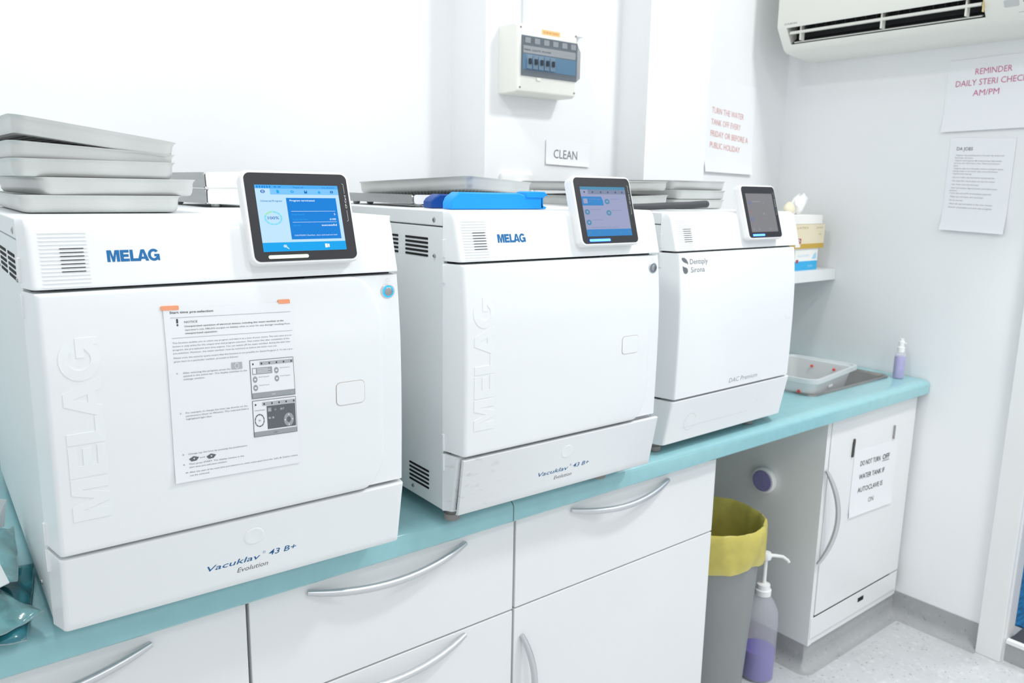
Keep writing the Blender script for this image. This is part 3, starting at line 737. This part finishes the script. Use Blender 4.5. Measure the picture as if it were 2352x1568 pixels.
# ------------------------------------------------------------------ trays
HOLE = mat('tray_hole', '#2e2f30', .8)
def tray_mesh(w_, d_, h_, holes=True):
    bm = B(); r = .016
    def rg(g_, z, rr=r): return [(x, y, z) for x, y in rrect(-w_/2+g_, w_/2-g_, -d_/2+g_, d_/2-g_, max(.004, rr-g_), 5)]
    loft(bm, [rg(.0105, 0), rg(.0060, .0012), rg(.0038, .0045), rg(.0030, .009), rg(.0026, h_-.005), rg(.0015, h_-.0022), rg(-.0008, h_-.0004), rg(-.0010, h_), rg(.0005, h_+.0002),
              rg(.0028, h_-.0022), rg(.0038, h_-.005), rg(.0042, .009), rg(.0055, .0035), rg(.0110, .0014)])
    if holes:
        nx, ny = int((w_-.03)/.0085), int((d_-.03)/.0085)
        for i in range(nx):
            for j in range(ny):
                x, y = -w_/2+.019+i*.0085, -d_/2+.019+j*.0085
                f_ = bm.faces.new([bm.verts.new((x+.0023*cos(a), y+.0023*sin(a), -.00012)) for a in [k*PI/3 for k in range(6)]]); f_.material_index = 1
                f_ = bm.faces.new([bm.verts.new((x+.0023*cos(a), y+.0023*sin(a), .00155)) for a in [k*PI/3 for k in range(6)]]); f_.material_index = 1
    me = bpy.data.meshes.new('tray'); 
    bm.to_mesh(me); bm.free()
    for k in (ALU, HOLE): me.materials.append(k)
    me.polygons.foreach_set('use_smooth', [True]*len(me.polygons)); me.set_sharp_from_angle(angle=math.radians(40))
    return me
TM = tray_mesh(.178, .285, .0205)
def tray(label, x, y, z, rz=0, rx=0, ry=0, group=None, me=None):
    o = bpy.data.objects.new('instrument_tray', me or TM); C.objects.link(o)
    o.location = (x, y, z); o.rotation_euler = (math.radians(rx), math.radians(ry), math.radians(rz)); tag(o, label, 'tray', group); return o
g1 = 'stack of metal trays on the nearest sterilizer'
zt1 = .4710*.989
tray('bottom metal tray of the stack of five on the nearest sterilizer', .1090, .245, zt1+.0008, -1.0, group=g1)
tray('second metal tray from the bottom of the stack of five, sticking out furthest right', .1220, .243, zt1+.0208, 2.0, group=g1)
tray('middle metal tray of the stack of five on the nearest sterilizer', .1020, .243, zt1+.0410, 0, group=g1)
tray('second metal tray from the top, wedged under the tilted one', .1000, .245, zt1+.0555, 1.0, ry=3.2, group=g1)
tray('topmost metal tray of the stack of five, tilted down to the right', .0990, .240, zt1+.0768, 1.5, ry=7.6, group=g1)
# instrument cassettes: grey metal body with a separate white end plate
def cassette(label, x, y, z, w_, d_, h_, ry=0, feet=True, rz=0, rx=0):
    t = thing('instrument_cassette', label, 'cassette', (x, y, z)); t.rotation_euler = (math.radians(rx), math.radians(ry), math.radians(rz))
    bm = B(); P = rrect(0, d_, 0, h_, .004, 3); prism(bm, P, lambda a, c: (-.003, a+.001, c), lambda a, c: (-.0010, a+.001, c)); box(bm, -.0010, w_-.004, .004, d_, .002, h_-.003)
    o = obj('case', bm, ALUD, t, bevel=0)
    bm = B(); P = rrect(0, w_, 0, h_, .0045, 4); prism(bm, P, lambda a, c: (a, 0, c), lambda a, c: (a, -.0016, c)); e = obj('end_plate', bm, WHITEP, t); e['label'] = 'white end plate'
    if feet:
        for fx in (.016, w_-.016):
            for fy in (.014, d_-.02):
                b2 = B(); lathe(b2, [(.0045, -.0052), (.0062, -.0035), (.0070, .0022)], c=(fx, fy, 0), n=18); obj('foot', b2, ALU, t)
    return t
cassette('lower of two cassettes with white end plates behind the nearest screen', .3010, .335, zt1+.0056, .100, .22, .0232)
cassette('upper of two cassettes with white end plates, slightly tilted', .3000, .335, zt1+.0300, .100, .22, .0240, ry=-2.2, rx=.0, feet=False)

# on the middle sterilizer
zt2 = .4710
cassette('cassette with a long grey side and white end plate on the middle sterilizer', .5700, 0.165, zt2+.0054, .060, .245, .0145, feet=True)
g2 = 'metal trays on the middle sterilizer'
tray('lower metal tray on the middle sterilizer, mostly hidden behind the blue tools', .7950, .265, zt2+.0006, 12, group=g2, me=tray_mesh(.150, .13, .0175, holes=False))
tray('upper perforated metal tray resting across a cassette behind the blue tools', .7225, .308, zt2+.0205, 12, rx=-2.6, ry=2.8, group=g2)
def grip_tool(label, x, y, z, m, L_, rz, h_, cat='tray gripper'):
    t = thing('tray_gripper', label, 'gripper', (x, y, z), math.radians(rz))
    bm = B()
    prof = [(0, 0), (0, .010), (.004, h_*.70), (.016, h_), (L_*.72, h_*.98), (L_*.80, h_*.80), (L_, h_*.80), (L_, 0)]
    loft(bm, [[(a, -.0105, c) for a, c in prof], [(a, -.0125, c*.96) for a, c in prof][:], [(a, .0125, c*.96) for a, c in prof], [(a, .0105, c) for a, c in prof]] if False else [[(a, -.012, c) for a, c in prof], [(a, .012, c) for a, c in prof]])
    obj('handle', bm, m, t, bevel=.0018)
    if m is BLUEPL:
        bm = B(); P = [(L_*.79, h_*.70), (L_*.80, h_*1.04), (L_*.84, h_*1.10), (L_*1.0, h_*1.08), (L_*1.035, h_*.88), (L_*1.030, h_*.80), (L_*1.008, h_*.86), (L_*1.0, h_*.70)]
        prism(bm, P, lambda a, c: (a, -.0145, c), lambda a, c: (a, .0145, c)); obj('hook', bm, m, t, bevel=.0012)
        bm = B(); P = [(L_*.97, 0), (L_*1.02, 0), (L_*1.04, .0025), (L_*.99, .006), (L_*.985, .018), (L_*.97, .018)]
        prism(bm, P, lambda a, c: (a, -.012, c), lambda a, c: (a, .012, c)); obj('claw', bm, m, t, bevel=.0008)
    return t
grip_tool('bright blue plastic gripper with a hooked end on the middle sterilizer', .5640, .062, zt2+.0006, BLUEPL, .180, 0, .0255)
grip_tool('navy blue plastic gripper lying behind the bright blue one', .5650, .118, zt2+.0006, NAVYPL, .15, 0, .0215)

# on the farthest sterilizer
zt3 = .4710*.987
TM3 = tray_mesh(.178, .285, .0200, holes=True)
g3 = 'metal trays on the farthest sterilizer'
tray('bottom metal tray behind the dark gripper on the farthest sterilizer', 1.3420, .350, zt3+.0008, 2, group=g3, me=TM3)
tray('middle metal tray of the stack on the farthest sterilizer', 1.3380, .345, zt3+.0212, 3, group=g3, me=TM3)
tray('top metal tray at the right of the stack on the farthest sterilizer', 1.3450, .350, zt3+.0418, -3, group=g3, me=TM3)
tray('upper metal tray overlapping the stack from the left on the farthest sterilizer', 1.1380, .345, zt3+.0372, 4, ry=-1.2, group=g3, me=TM3)
tray('lower metal tray left of the stack on the farthest sterilizer', 1.1280, .330, zt3+.0080, -2, ry=-1.5, group=g3, me=TM3)
t = thing('tray_gripper', 'dark grey gripper handle lying in front of the trays on the farthest sterilizer', 'gripper', (1.085, .130, zt3+.0112))
bm = B(); tube(bm, [(-.05, 0, -.003), (0, 0, -.003), (.06, 0, -.001), (.12, 0, 0), (.170, .002, .002), (.178, .003, .002)], [.006, .0075, .0078, .0078, .0085, .0085], n=14, flat=.9); obj('handle', bm, DKRUB, t)
bm = B(); lathe(bm, [(.0052, .1770), (.0052, .1784)], ax='x', c=(0, .003, .002)); obj('hollow_end', bm, SLOT, t)

# ------------------------------------------------------------------ distribution board on the pillar
t = thing('distribution_board', 'white electrical distribution board with a smoked cover on the pillar', 'electrical panel', (1.068, YA, .718))
bw, bh, bd = .186, .153, .067
bm = B()
loft(bm, [[(x, -.0002, z) for x, z in rrect(0, bw, 0, bh, .005)], [(x, -bd+.012, z) for x, z in rrect(0, bw, 0, bh, .005)], [(x, -bd+.003, z) for x, z in rrect(.003, bw-.003, .003, bh-.003, .006)], [(x, -bd, z) for x, z in rrect(.007, bw-.007, .007, bh-.007, .006)]])
obj('enclosure', bm, CREAM, t, smooth=50)
wx0, wx1, wz0, wz1 = .012, .1835, .038, .126
obj('inner_panel', bx(wx0, wx1, -bd-.0015, -bd+.001, wz0, wz1), mat('inner_grey', '#8d97a0', .5), t)
bm = B()
prism(bm, [(-bd-.0008, wz0), (-bd-.014, wz0+.006), (-bd-.014, wz1-.022), (-bd-.0008, wz1)], lambda y, z: (wx0, y, z), lambda y, z: (wx1, y, z))
obj('window_cover', bm, SMOKE, t, bevel=.0015)
G = Flat(lambda u, v, t_: (u, -bd-.0018-t_, v), [mat('label_white', '#d9dde2', .6), mat('breaker_blue', '#7fb2da', .5), mat('breaker_dark', '#1c2733', .5), REDP])
G.rect(wx0+.005, wx1-.006, .088, .104, 0); G.rect(wx0+.004, wx1-.004, .052, .086, 1, 0)
for k in range(6): G.rect(wx0+.010+k*.028, wx0+.026+k*.028, .110, .122, 0, 1)
G.text('MAIN  LIGHTS  POWER', wx0+.008, .093, .004, 2, 2, w=.08); G.rect(.112, .166, .094, .100, 0, 2)
G.build('label_strip', t)
for k in range(5):
    m_ = mat('breaker_toggle', '#16202b', .4)
    q = obj('breaker', bx(wx0+.014+k*.0175, wx0+.029+k*.0175, -bd-.0060, -bd-.0015, .054, .084), mat('breaker_body', '#9fc0dc', .4), t, bevel=.0008)
    obj('toggle', bx(wx0+.018+k*.0175, wx0+.025+k*.0175, -bd-.0098, -bd-.0060, .064, .076), m_, q, bevel=.0006)
G = Flat(lambda u, v, t_: (u, -bd-t_, v), [mat('amber_label', '#f3c887', .6), mat('amber_print', '#c98a4c', .6)]); G.rect(.072, .128, .1335, .1445, 0); G.text('SUB-BOARD', .077, .1368, .0045, 1, 1, w=.046); G.build('warning_label', t)
for x, z in ((.010, .142), (.178, .012), (.010, .012), (.178, .142)):
    b2 = B(); lathe(b2, [(.0026, .0005), (.0022, -.0012)], c=(x, -bd, z), ax='y', n=12); obj('screw', b2, mat('screw_brown', '#8f8a80', .5), t)
obj('clip', bx(.058, .070, -bd-.0035, -bd, .030, .037), CREAM, t, bevel=.0006)
tag(obj('cable_trunking', bx(1.135, 1.318, YA-.018, YA-.0004, .872, ZC-.002), WALL, bevel=.001), 'wide white cable cover running up above the distribution board', 'trunking')
tag(obj('cable_bracket', bx(1.258, 1.290, YA-.012, YA-.0004, .835, .858), WHITEP, bevel=.001), 'small white cable bracket right of the distribution board', 'bracket')
# sockets
def socket(label, x, y, z, w_=.098, h_=.062, plug=True):
    t = thing('wall_socket', label, 'socket', (x, y, z))
    bm = B(); loft(bm, [[(a, -.0003, c) for a, c in rrect(0, w_, 0, h_, .006)], [(a, -.008, c) for a, c in rrect(0, w_, 0, h_, .006)], [(a, -.0095, c) for a, c in rrect(.0015, w_-.0015, .0015, h_-.0015, .006)]])
    obj('face_plate', bm, WHITEP, t, smooth=50)
    if plug:
        bm = B(); lathe(bm, [(.022, -.0095), (.022, -.028), (.016, -.040), (.007, -.044)], c=(w_*.66, 0, h_*.42), ax='y', n=26, sq=.8)
        tube(bm, [(w_*.66, -.040, h_*.42), (w_*.66, -.046, h_*.3), (w_*.66, -.046, -.02), (w_*.7, -.03, -.06)], .0035)
        obj('plug', bm, WHITEP, t)
    return t
socket('white wall socket with a plug on the pillar above the blue gripper', 1.075, YA, .478)
socket('white wall socket on the pillar just left of the middle screen', 1.300, YA, .470, w_=.09, plug=False)
# signs on the walls
f = lambda u, v, t_: (1.2170+u, YA-.002-t_+.0, .5640+v-.0275*u)
o = papersheet('label_card', 'laminated CLEAN label on the pillar under the distribution board', 'label', f, .148, .0585, m=PAPER2, th=.0012, curl=.002)
G = Flat(lambda u, v, t_: f(u, v, t_+.0013), [mat('label_grey_print', '#75797d', .5)]); G.text('CLEAN', .025, .0160, .0215, 0, w=.080); G.build('printed_text', o)
f = lambda u, v, t_: (1.7700+u, YC-.001-t_, .5600+v-.02*u)
o = papersheet('notice_paper', 'white notice in pale red capitals on the wall recess, left of the air conditioner', 'notice', f, .225, .255, m=PAPER2, curl=.008, th=.0008)
G = Flat(lambda u, v, t_: f(u, v, t_+.0010), [REDINK])
for i, (s, w_) in enumerate((('TURN THE WATER', .150), ('TANK OFF EVERY', .138), ('FRIDAY OR BEFORE A', .178), ('PUBLIC HOLIDAY', .142))): G.text(s, .022, .165-.032*i-.0, .0165, 0, w=w_, bold=.006, slope=-.06)
G.build('printed_text', o)
f = lambda u, v, t_: (XE-.001-t_, .0690-u-.012*0, .6700+v+.02*u)
o = papersheet('notice_paper', 'white reminder notice in magenta capitals on the right wall, under the air conditioner', 'notice', f, .290, .180, m=PAPER2, curl=.006, th=.0008)
G = Flat(lambda u, v, t_: f(u, v, t_+.0010), [PINKINK])
for i, (s, w_, u) in enumerate((('REMINDER', .0865, .068), ('DAILY STERI CHECK', .170, .023), ('AM/PM', .0625, .068))): G.text(s, u, .1400-.0265*i, .0150, 0, w=w_)
G.build('printed_text', o)
f = lambda u, v, t_: (XE-.001-t_, .0420-u-.00*v, .4150+v-.03*u)
o = papersheet('notice_paper', 'white sheet listing jobs in small print on the right wall, below the reminder', 'notice', f, .158, .240, m=PAPER2, curl=.010, th=.0008)
G = Flat(lambda u, v, t_: f(u, v, t_+.0010), [PALEINK, GREYINK]); G.text('DA JOBS', .018, .208, .0085, 1, w=.040, bold=.005)
LN = (('- Surgeries: wipe everything down at the start, tidy drawers and', .118), ('check water and suction', .045), ('- Surgeries: stock up gloves, bibs, tissues and cups. Wipe benches', .115), ('and x-ray unit, check chair is clean. Check notes and print', .112), ('forms', .012), ('- Surgeries: wipe down all handles and leave nothing for anyone', .122), ('making a mess on the bench, wipe around all drawers', .110), ('- Surgeries: put out clean bags', .048),
      ('- Lab: pour models, wipe down benches and put away jobs', .105), ('- Lab: empty bins, restock plaster and clean the trimmer', .108), ('- Lab: check scans and send cases', .070), ('- Steri: load machines, bag instruments, check batch record', .115), ('printout', .018), ('- Front: mail, scan and file all of yesterdays paperwork', .104), ('- Make sure all rooms are restocked', .085), ('- Put out the bins', .036), ('- Wash all cups and plates in the sink, vacuum', .110), ('- Restock consumables and count cups and gloves', .110))
v = .194
for i, (s, w_) in enumerate(LN):
    G.text(s, .016-.0003*i, v, .0036, 0, w=w_); v -= .0068 if s[0] != '-' or (i+1 < len(LN) and LN[i+1][0][0] != '-') else .0092
G.build('printed_text', o)
for u, v in ((.008, .225), (.150, .222)):
    pass

# ------------------------------------------------------------------ air conditioner
t = thing('air_conditioner', 'cream wall air conditioner with an open louvre at the top right', 'air conditioner', (XE, 0, 0))
ya, yb = .462, -.42; xf = -.204
top_z = 1.25
prof_full = [(-.0005, top_z), (xf+.01, top_z), (xf, top_z-.01), (xf, .962), (xf+.004, .955), (xf+.040, .905), (xf+.055, .897), (-.02, .885), (-.0005, .890)]
def acp(bm, prof, y0, y1): return prism(bm, prof, lambda x, z: (x, y0, z), lambda x, z: (x, y1, z))
bm = B(); acp(bm, prof_full, ya, ya-.028)
acp(bm, prof_full, -.078, yb)
prof_rec = [(-.0005, top_z), (xf+.01, top_z), (xf, top_z-.01), (xf, .962), (xf+.003, .9565), (xf+.030, .985), (xf+.085, .975), (xf+.075, .925), (xf+.031, .916), (xf+.040, .905), (xf+.055, .897), (-.02, .885), (-.0005, .890)]
acp(bm, prof_rec, ya-.028, -.078)
obj('casing', bm, CREAM, t, smooth=30)
bm = B(); acp(bm, [(xf+.0295, .984), (xf+.083, .974), (xf+.074, .9265), (xf+.0325, .9175), (xf+.055, .935), (xf+.050, .972)], ya-.0285, -.0775)
obj('air_outlet', bm, DARK, t)
bm = B(); acp(bm, [(xf+.010, .9405), (xf+.0125, .9475), (xf+.034, .9500), (xf+.034, .9460), (xf+.0175, .9400)], ya-.034, -.074)
obj('louvre_blade', bm, CREAM, t)
bm = B(); acp(bm, [(xf+.0260, .9195), (xf+.0285, .9215), (xf+.048, .9260), (xf+.048, .9235), (xf+.030, .9185)], ya-.040, -.070)
obj('louvre_blade', bm, CREAM, t)
for k in range(17):
    y = ya-.050-k*.0285
    obj('fin', bx(xf+.020, xf+.045, y-.0012, y, .951, .975), mat('fin_grey', '#3f4244', .6), t)
for y in (.395, .165, -.040):
    obj('louvre_support', bx(xf+.012, xf+.030, y-.002, y+.002, .922, .962), CREAM, t)
G = Flat(lambda u, v, t_: (xf-t_, .4390-u, .9640+v), [GREYINK]); G.text('DAIKIN', 0, 0, .0050, 0, 0, w=.038, bold=.01); G.build('brand_lettering', t)
def fr(u, v, t_):   # slanted control panel right of the outlet
    a = v/.062; return (xf+.004+.036*(1-a)-t_*.8, -.090-u, .905+.050*a-t_*.6)
G = Flat(fr, [mat('panel_grey', '#c9cccc', .4), GREYINK, mat('indicator_blue', '#7f8da3', .4)])
G.rr(.030, .062, .030, .048, .004, 0); G.disc(.080, .046, .0022, 2); G.disc(.072, .040, .0022, 2); G.disc(.088, .040, .0022, 2); G.rect(.058, .11, .014, .016, 0); G.disc(.125, .04, .005, 2)
G.build('control_panel', t)
obj('panel_seam', bx(xf+.006, xf+.016, -.0800, -.0786, .925, .955), mat('yellowed_seam', '#d8c58b', .5), t)

# ------------------------------------------------------------------ shelf and boxes in the corner
tag(obj('shelf', bx(1.716, XE-.001, .332, YC-.001, .250, .283), LAM, bevel=.001), 'thick white corner shelf between the wall recess and the right wall', 'shelf')
def carton(label, x0, x1, y0, y1, z0, z1, base, decor, cat='box', name='glove_box'):
    t = thing(name, label, cat, (x0, y0, z0))
    w_, h_, d_ = x1-x0, z1-z0, y1-y0
    obj('carton', bx(0, w_, 0, d_, 0, h_), base, t, bevel=.0008)
    ms = [mat('box_white', '#f3f3f0', .6), mat('box_gold', '#c9a646', .5), mat('box_beige', '#e6dcc0', .6), mat('box_red', '#a84b4b', .6), mat('box_blue', '#35aee3', .5), mat('box_pale_blue', '#a9d6ee', .5), mat('box_brown', '#a58f62', .6)]
    for name_, f_ in (('front_print', lambda u, v, q: (u*w_, -q, v*h_)), ('side_print', lambda u, v, q: (-q, d_*(1-u), v*h_))):
        G = Flat(f_, ms); decor(G, name_[0] == 'f'); G.build(name_, t)
    return t
def dec_blue(G, fr_):
    G.rect(0, 1, 0, .42, 4); G.rect(.0, 1, .42, 1, 0)
    G.text('GLOVES', .12, .62, .10, 5, 1, w=.5); G.poly([(.75, .5), (.95, .5), (.93, .8), (.82, .72)], 5, 1); G.rect(.05, .16, .34, .5, 3, 1); G.text('100', .6, .12, .12, 5, 1, w=.2)
def dec_gold(G, fr_):
    G.rect(0, 1, 0, 1, 2); G.rect(0, 1, 0, .20, 1, 1); G.rect(.06, .24, .22, .42, 3, 1); G.rect(.12, .18, .25, .39, 0, 2); G.rect(.09, .21, .30, .34, 0, 2); G.rect(.06, .22, .06, .18, 0, 2)
    G.text('LATEX', .1, .82, .08, 6, 1, w=.35); G.text('GLOVES', .7, .82, .07, 6, 1, w=.22); G.text('100', .8, .55, .06, 6, 1, w=.1)
carton('blue and white glove carton on the corner shelf, under the gold carton', 1.960, 2.077, .352, .45, .2832, .346, mat('box_white', '#f3f3f0', .6), dec_blue)
carton('beige and gold carton with a red cross on the corner shelf', 1.940, 2.098, .348, .46, .3465, .416, mat('box_beige', '#e6dcc0', .6), dec_gold)
t = thing('tissue_box', 'white tissue box on top of the gold carton', 'tissue box', (1.935, .350, .4165))
obj('carton', bx(0, .150, 0, .11, 0, .026), mat('box_white', '#f3f3f0', .6), t, bevel=.001)
bm = B(); rings = []
for k in range(5):
    r = (.010, .022, .030, .026, .010)[k]; z = .026+.014*k
    rings.append([(.085+.010*k*.6+r*(1+.35*sin(3*a+k))*cos(a), .05+r*.6*sin(a), z+.006*sin(2*a+k)) for a in [2*PI*i/20 for i in range(20)]])
loft(bm, rings); obj('tissue', bm, mat('tissue_white', '#f7f8f7', .9), t, smooth=60)
bm = B(); rings = []
for k in range(5):
    r = (.012, .020, .019, .014, .004)[k]; z = .4428+.009*k
    rings.append([(1.962+r*(1+.2*sin(2*a+k))*cos(a), .385+r*.8*sin(a), z) for a in [2*PI*i/16 for i in range(16)]])
loft(bm, rings); tag(obj('cotton_wad', bm, mat('cream_cotton', '#e9e3c9', .95), smooth=60), 'small cream cotton wad on the tissue box left of the tissue', 'cotton')

# ------------------------------------------------------------------ sink and tub
sx0, sx1, sy0, sy1 = 1.700, 2.095, .105, .482
t = thing('sink', 'stainless steel inset sink at the far end of the worktop', 'sink', (0, 0, 0))
bm = B()
def rz_(g_, z, r): return [(x, y, z) for x, y in rrect(sx0+g_, sx1-g_, sy0+g_, sy1-g_, r, 5)]
loft(bm, [rz_(0, .0002, .02), rz_(.0005, .004, .02), rz_(.004, .006, .018), rz_(.007, .0045, .018), rz_(.009, .001, .018), rz_(.012, -.002, .02), rz_(.016, -.14, .03), rz_(.030, -.155, .03)], cap0=False)
obj('basin', bm, STEEL, t, smooth=50)
bm = B(); lathe(bm, [(.034, -.1545), (.034, -.1525), (.026, -.1525), (.022, -.1545)], c=(1.90, .30, 0), n=24); obj('drain', bm, CHROME, t)
t = thing('plastic_tub', 'translucent plastic tub with red dots standing in the sink', 'tub', (0, 0, 0))
t.location = (1.690, .093, 0); t.rotation_euler = (0, 0, math.radians(8.2))
tw, td = .290, .205
bm = B()
def rt(g_, z, r=.03): return [(x, y, z) for x, y in rrect(g_, tw-g_, g_, td-g_, max(.01, r-g_*.4), 6)]
loft(bm, [rt(.034, -.038), rt(.029, -.036), rt(.0125, .034), rt(.0, .0345), rt(-.0005, .0400), rt(.0, .0455), rt(.0025, .0465), rt(.0080, .0460), rt(.0105, .0400), rt(.0145, .0385), rt(.0300, -.032), rt(.036, -.035)])
obj('tub_body', bm, MILK, t, smooth=50)
for x, y, z in ((.2665, .125, .024), (.2665, .062, .024), (.0150, .050, .008)):
    b2 = B(); lathe(b2, [(.0015, -.003), (.0040, -.0018), (.0040, .0018), (.0015, .003)], c=(x, y, z), ax='x', n=14); o = obj('red_stud', b2, REDP, t)
bm = bx(.12, .145, .0145, .0175, .006, .012); obj('moulded_tab', bm, WHITEP, t, bevel=.001)
t = thing('spray_bottle', 'clear spray bottle of purple liquid at the far corner of the worktop', 'bottle', (2.1010, .0870, .0004))
bm = B(); lathe(bm, [(.0135, 0), (.0150, .002), (.0150, .060), (.0138, .068), (.009, .074), (.0085, .078)], n=28); obj('bottle_body', bm, CLEARP, t)
bm = B(); lathe(bm, [(.0130, .0015), (.0139, .003), (.0139, .062)], n=28); obj('liquid', bm, vary(mat('lavender_liquid', '#a598dc', .3), 60, .12), t)
bm = B(); lathe(bm, [(.0098, .0745), (.0098, .088), (.0075, .090), (.0075, .104), (.0055, .106), (.0055, .112)], n=20); tube(bm, [(0, -.006, .100), (0, -.013, .100)], .0022); obj('spray_head', bm, WHITEP, t)

# ------------------------------------------------------------------ bin and pump bottle under the worktop
bx0, by0, rimz = 1.398, .165, -.262
t = thing('waste_bin', 'tall grey waste bin with a yellow liner in the gap under the worktop', 'bin', (bx0, by0, ZF))
H = rimz-ZF
bm = B(); lathe(bm, [(.094, 0), (.098, .004), (.122, H-.004), (.126, H), (.1245, H+.001), (.1215, H-.006), (.094, .012)], n=48); obj('bin_body', bm, BINGREY, t)
bm = B(); rings = []; n = 72
for k, (r, z) in enumerate(((.080, .10), (.098, H-.16), (.1085, H-.06), (.1165, H-.004), (.1235, H+.0045), (.1285, H+.001), (.1305, H-.012), (.1295, H-.035), (.1285, H-.060), (.1265, H-.082), (.1245, H-.092))):
    ring = []
    for i in range(n):
        a = 2*PI*i/n
        w_ = (.0014*sin(9*a+k*.5)+.0012*sin(17*a-k*.7)+.0009*sin(31*a+k*.4)) * (1 if k > 4 else .9)
        if k > 8: w_ += .002*sin(6*a+1)
        dz = (.006*sin(3*a+.5)+.003*sin(7*a)) if k >= 9 else (.0012*sin(8*a) if 3 < k < 7 else 0)
        ring.append(((r+w_)*cos(a), (r+w_)*sin(a), z+dz))
    rings.append(ring)
loft(bm, rings, cap0=True, cap1=False); o = obj('bin_liner', bm, YELLOW, t, smooth=75); o['label'] = 'yellow plastic liner folded over the rim'
t = thing('pump_bottle', 'large pump bottle with purple liquid in the bottom, standing beside the bin', 'pump bottle', (1.5620, .1120, ZF))
bm = B(); lathe(bm, [(.038, 0), (.042, .004), (.0425, .16), (.040, .185), (.030, .208), (.019, .222), (.0165, .226), (.0165, .236)], n=36); obj('bottle_body', bm, mat('frosted_plastic', '#e6e6f0', .35, alpha=.30), t)
bm = B(); lathe(bm, [(.036, .003), (.040, .006), (.0405, .078)], n=36); obj('liquid', bm, PURPLE2, t)
bm = B(); lathe(bm, [(.0195, .226), (.0200, .240), (.0165, .242), (.0160, .254), (.010, .256), (.0055, .257), (.0055, .262)], n=24); obj('collar', bm, WHITEP, t)
bm = B(); tube(bm, [(0, 0, .255), (0, 0, .330)], .0052); lathe(bm, [(.006, .318), (.0125, .322), (.0145, .330), (.012, .339), (.005, .342)], n=22)
tube(bm, [(0, 0, .331), (.020, -.012, .329), (.040, -.022, .324), (.052, -.029, .314), (.055, -.031, .308)], [.0048, .0045, .0042, .004, .004], n=10); obj('pump_head', bm, WHITEP, t)

# ------------------------------------------------------------------ bagged items at the left edge of the worktop
FILM = vary(mat('teal_film', '#2a8794', .25, alpha=.62, coat=.5), 35, .35, .8, bump_scale=45)
FILM2 = vary(mat('clear_teal_film', '#78b4b8', .2, alpha=.5, coat=.6), 35, .25, .9, bump_scale=60)
POUCHP = vary(mat('pouch_paper', '#cfd6d8', .6), 20, .05, .4, bump_scale=60)
def sheet_pouch(label, loc, rz, w_, l_, m, seed, puff=.012, tilt=0, bendf=.02, tiltx=0):
    rnd = random.Random(seed); ph = [rnd.uniform(0, 6) for _ in range(6)]
    t = thing('sterilization_pouch', label, 'pouch', loc); t.rotation_euler = (math.radians(tiltx), math.radians(tilt), math.radians(rz))
    nx, ny = 18, 26
    def surf(u, v, s):
        e = min(u, 1-u, v, 1-v); b_ = min(1, e*7)
        wr = .0034*sin(9*u+ph[0]+3*sin(5*v+ph[1]))+.0028*sin(15*v+ph[2]+4*u)+.0018*sin(23*(u+v)+ph[3])
        z = puff*b_*(1 if s > 0 else -.15)+wr*(.5+.5*b_)+bendf*sin(PI*v)*sin(1.3*u*PI)
        return ((u-.5)*w_, (v-.5)*l_, z+.0004*s)
    def grid(s):
        bm_ = B(); V = [[bm_.verts.new(surf(i/nx, j/ny, s)) for i in range(nx+1)] for j in range(ny+1)]
        V2 = [[bm_.verts.new(Vector(surf(i/nx, j/ny, s))+Vector((0, 0, -.0006*s))) for i in range(nx+1)] for j in range(ny+1)]
        for j in range(ny):
            for i in range(nx):
                bm_.faces.new((V[j][i], V[j][i+1], V[j+1][i+1], V[j+1][i])); bm_.faces.new((V2[j][i], V2[j+1][i], V2[j+1][i+1], V2[j][i+1]))
        for j in range(ny):
            for i in (0, nx): bm_.faces.new((V[j][i], V[j+1][i], V2[j+1][i], V2[j][i]))
        for i in range(nx):
            for j in (0, ny): bm_.faces.new((V[j][i], V[j][i+1], V2[j][i+1], V2[j][i]))
        return bm_
    obj('film', grid(1), m, t, smooth=80); obj('paper_back', grid(-1), POUCHP, t, smooth=80)
    return t
g4 = 'sterilization pouches at the left end'
sheet_pouch('teal film pouch lying flat at the bottom of the pile in the left corner', (-.125, .075, .010), 18, .13, .24, FILM, 3, .010, tilt=0, group=None) if False else None
sheet_pouch('teal film pouch lying lowest in the pile at the left edge', (-.066, .105, .012), -10, .115, .20, FILM, 3, .008, bendf=.004)['group'] = g4
sheet_pouch('clear teal pouch standing highest against the nearest sterilizer', (-.062, .172, .034), -6, .10, .18, FILM2, 5, .010, tilt=-14, bendf=.010)['group'] = g4
sheet_pouch('teal pouch with crumpled edge at the front of the left pile', (-.076, .068, .030), 22, .095, .14, FILM2, 9, .010, tilt=-6, tiltx=6, bendf=.010)['group'] = g4
bm = B()
prism(bm, [(0, 0), (.05, .02), (.045, .075), (.005, .10), (-.03, .06)], lambda a, c: (-.072+a*.75, .010+c, .0655+c*.08), lambda a, c: (-.072+a*.75, .010+c, .0665+c*.08))
tag(obj('paper_flap', bm, POUCHP), 'folded white paper piece on the teal pouches at the left edge', 'paper')
bm = B()
for k, (x, y, a, h_) in enumerate(((-.045, .225, .5, .030), (-.030, .238, .3, .034), (-.062, .232, .7, .026))):
    loft(bm, [[(x, y, .052), (x+.014, y+.006, .052), (x+.020, y+.012, .052+h_), (x+.010, y+.012, .056+h_)], [(x, y+.001, .052), (x+.014, y+.007, .052), (x+.020, y+.013, .052+h_), (x+.010, y+.013, .056+h_)]])
tag(obj('paper_flap', bm, POUCHP), 'torn white paper tips sticking up behind the teal pouches', 'paper')

# ------------------------------------------------------------------ lift the whole place onto the floor at z = 0
for o in bpy.data.objects:
    if o.parent is None and o.type in ('MESH', 'EMPTY'): o.location.z += OZ
bpy.context.view_layer.update()
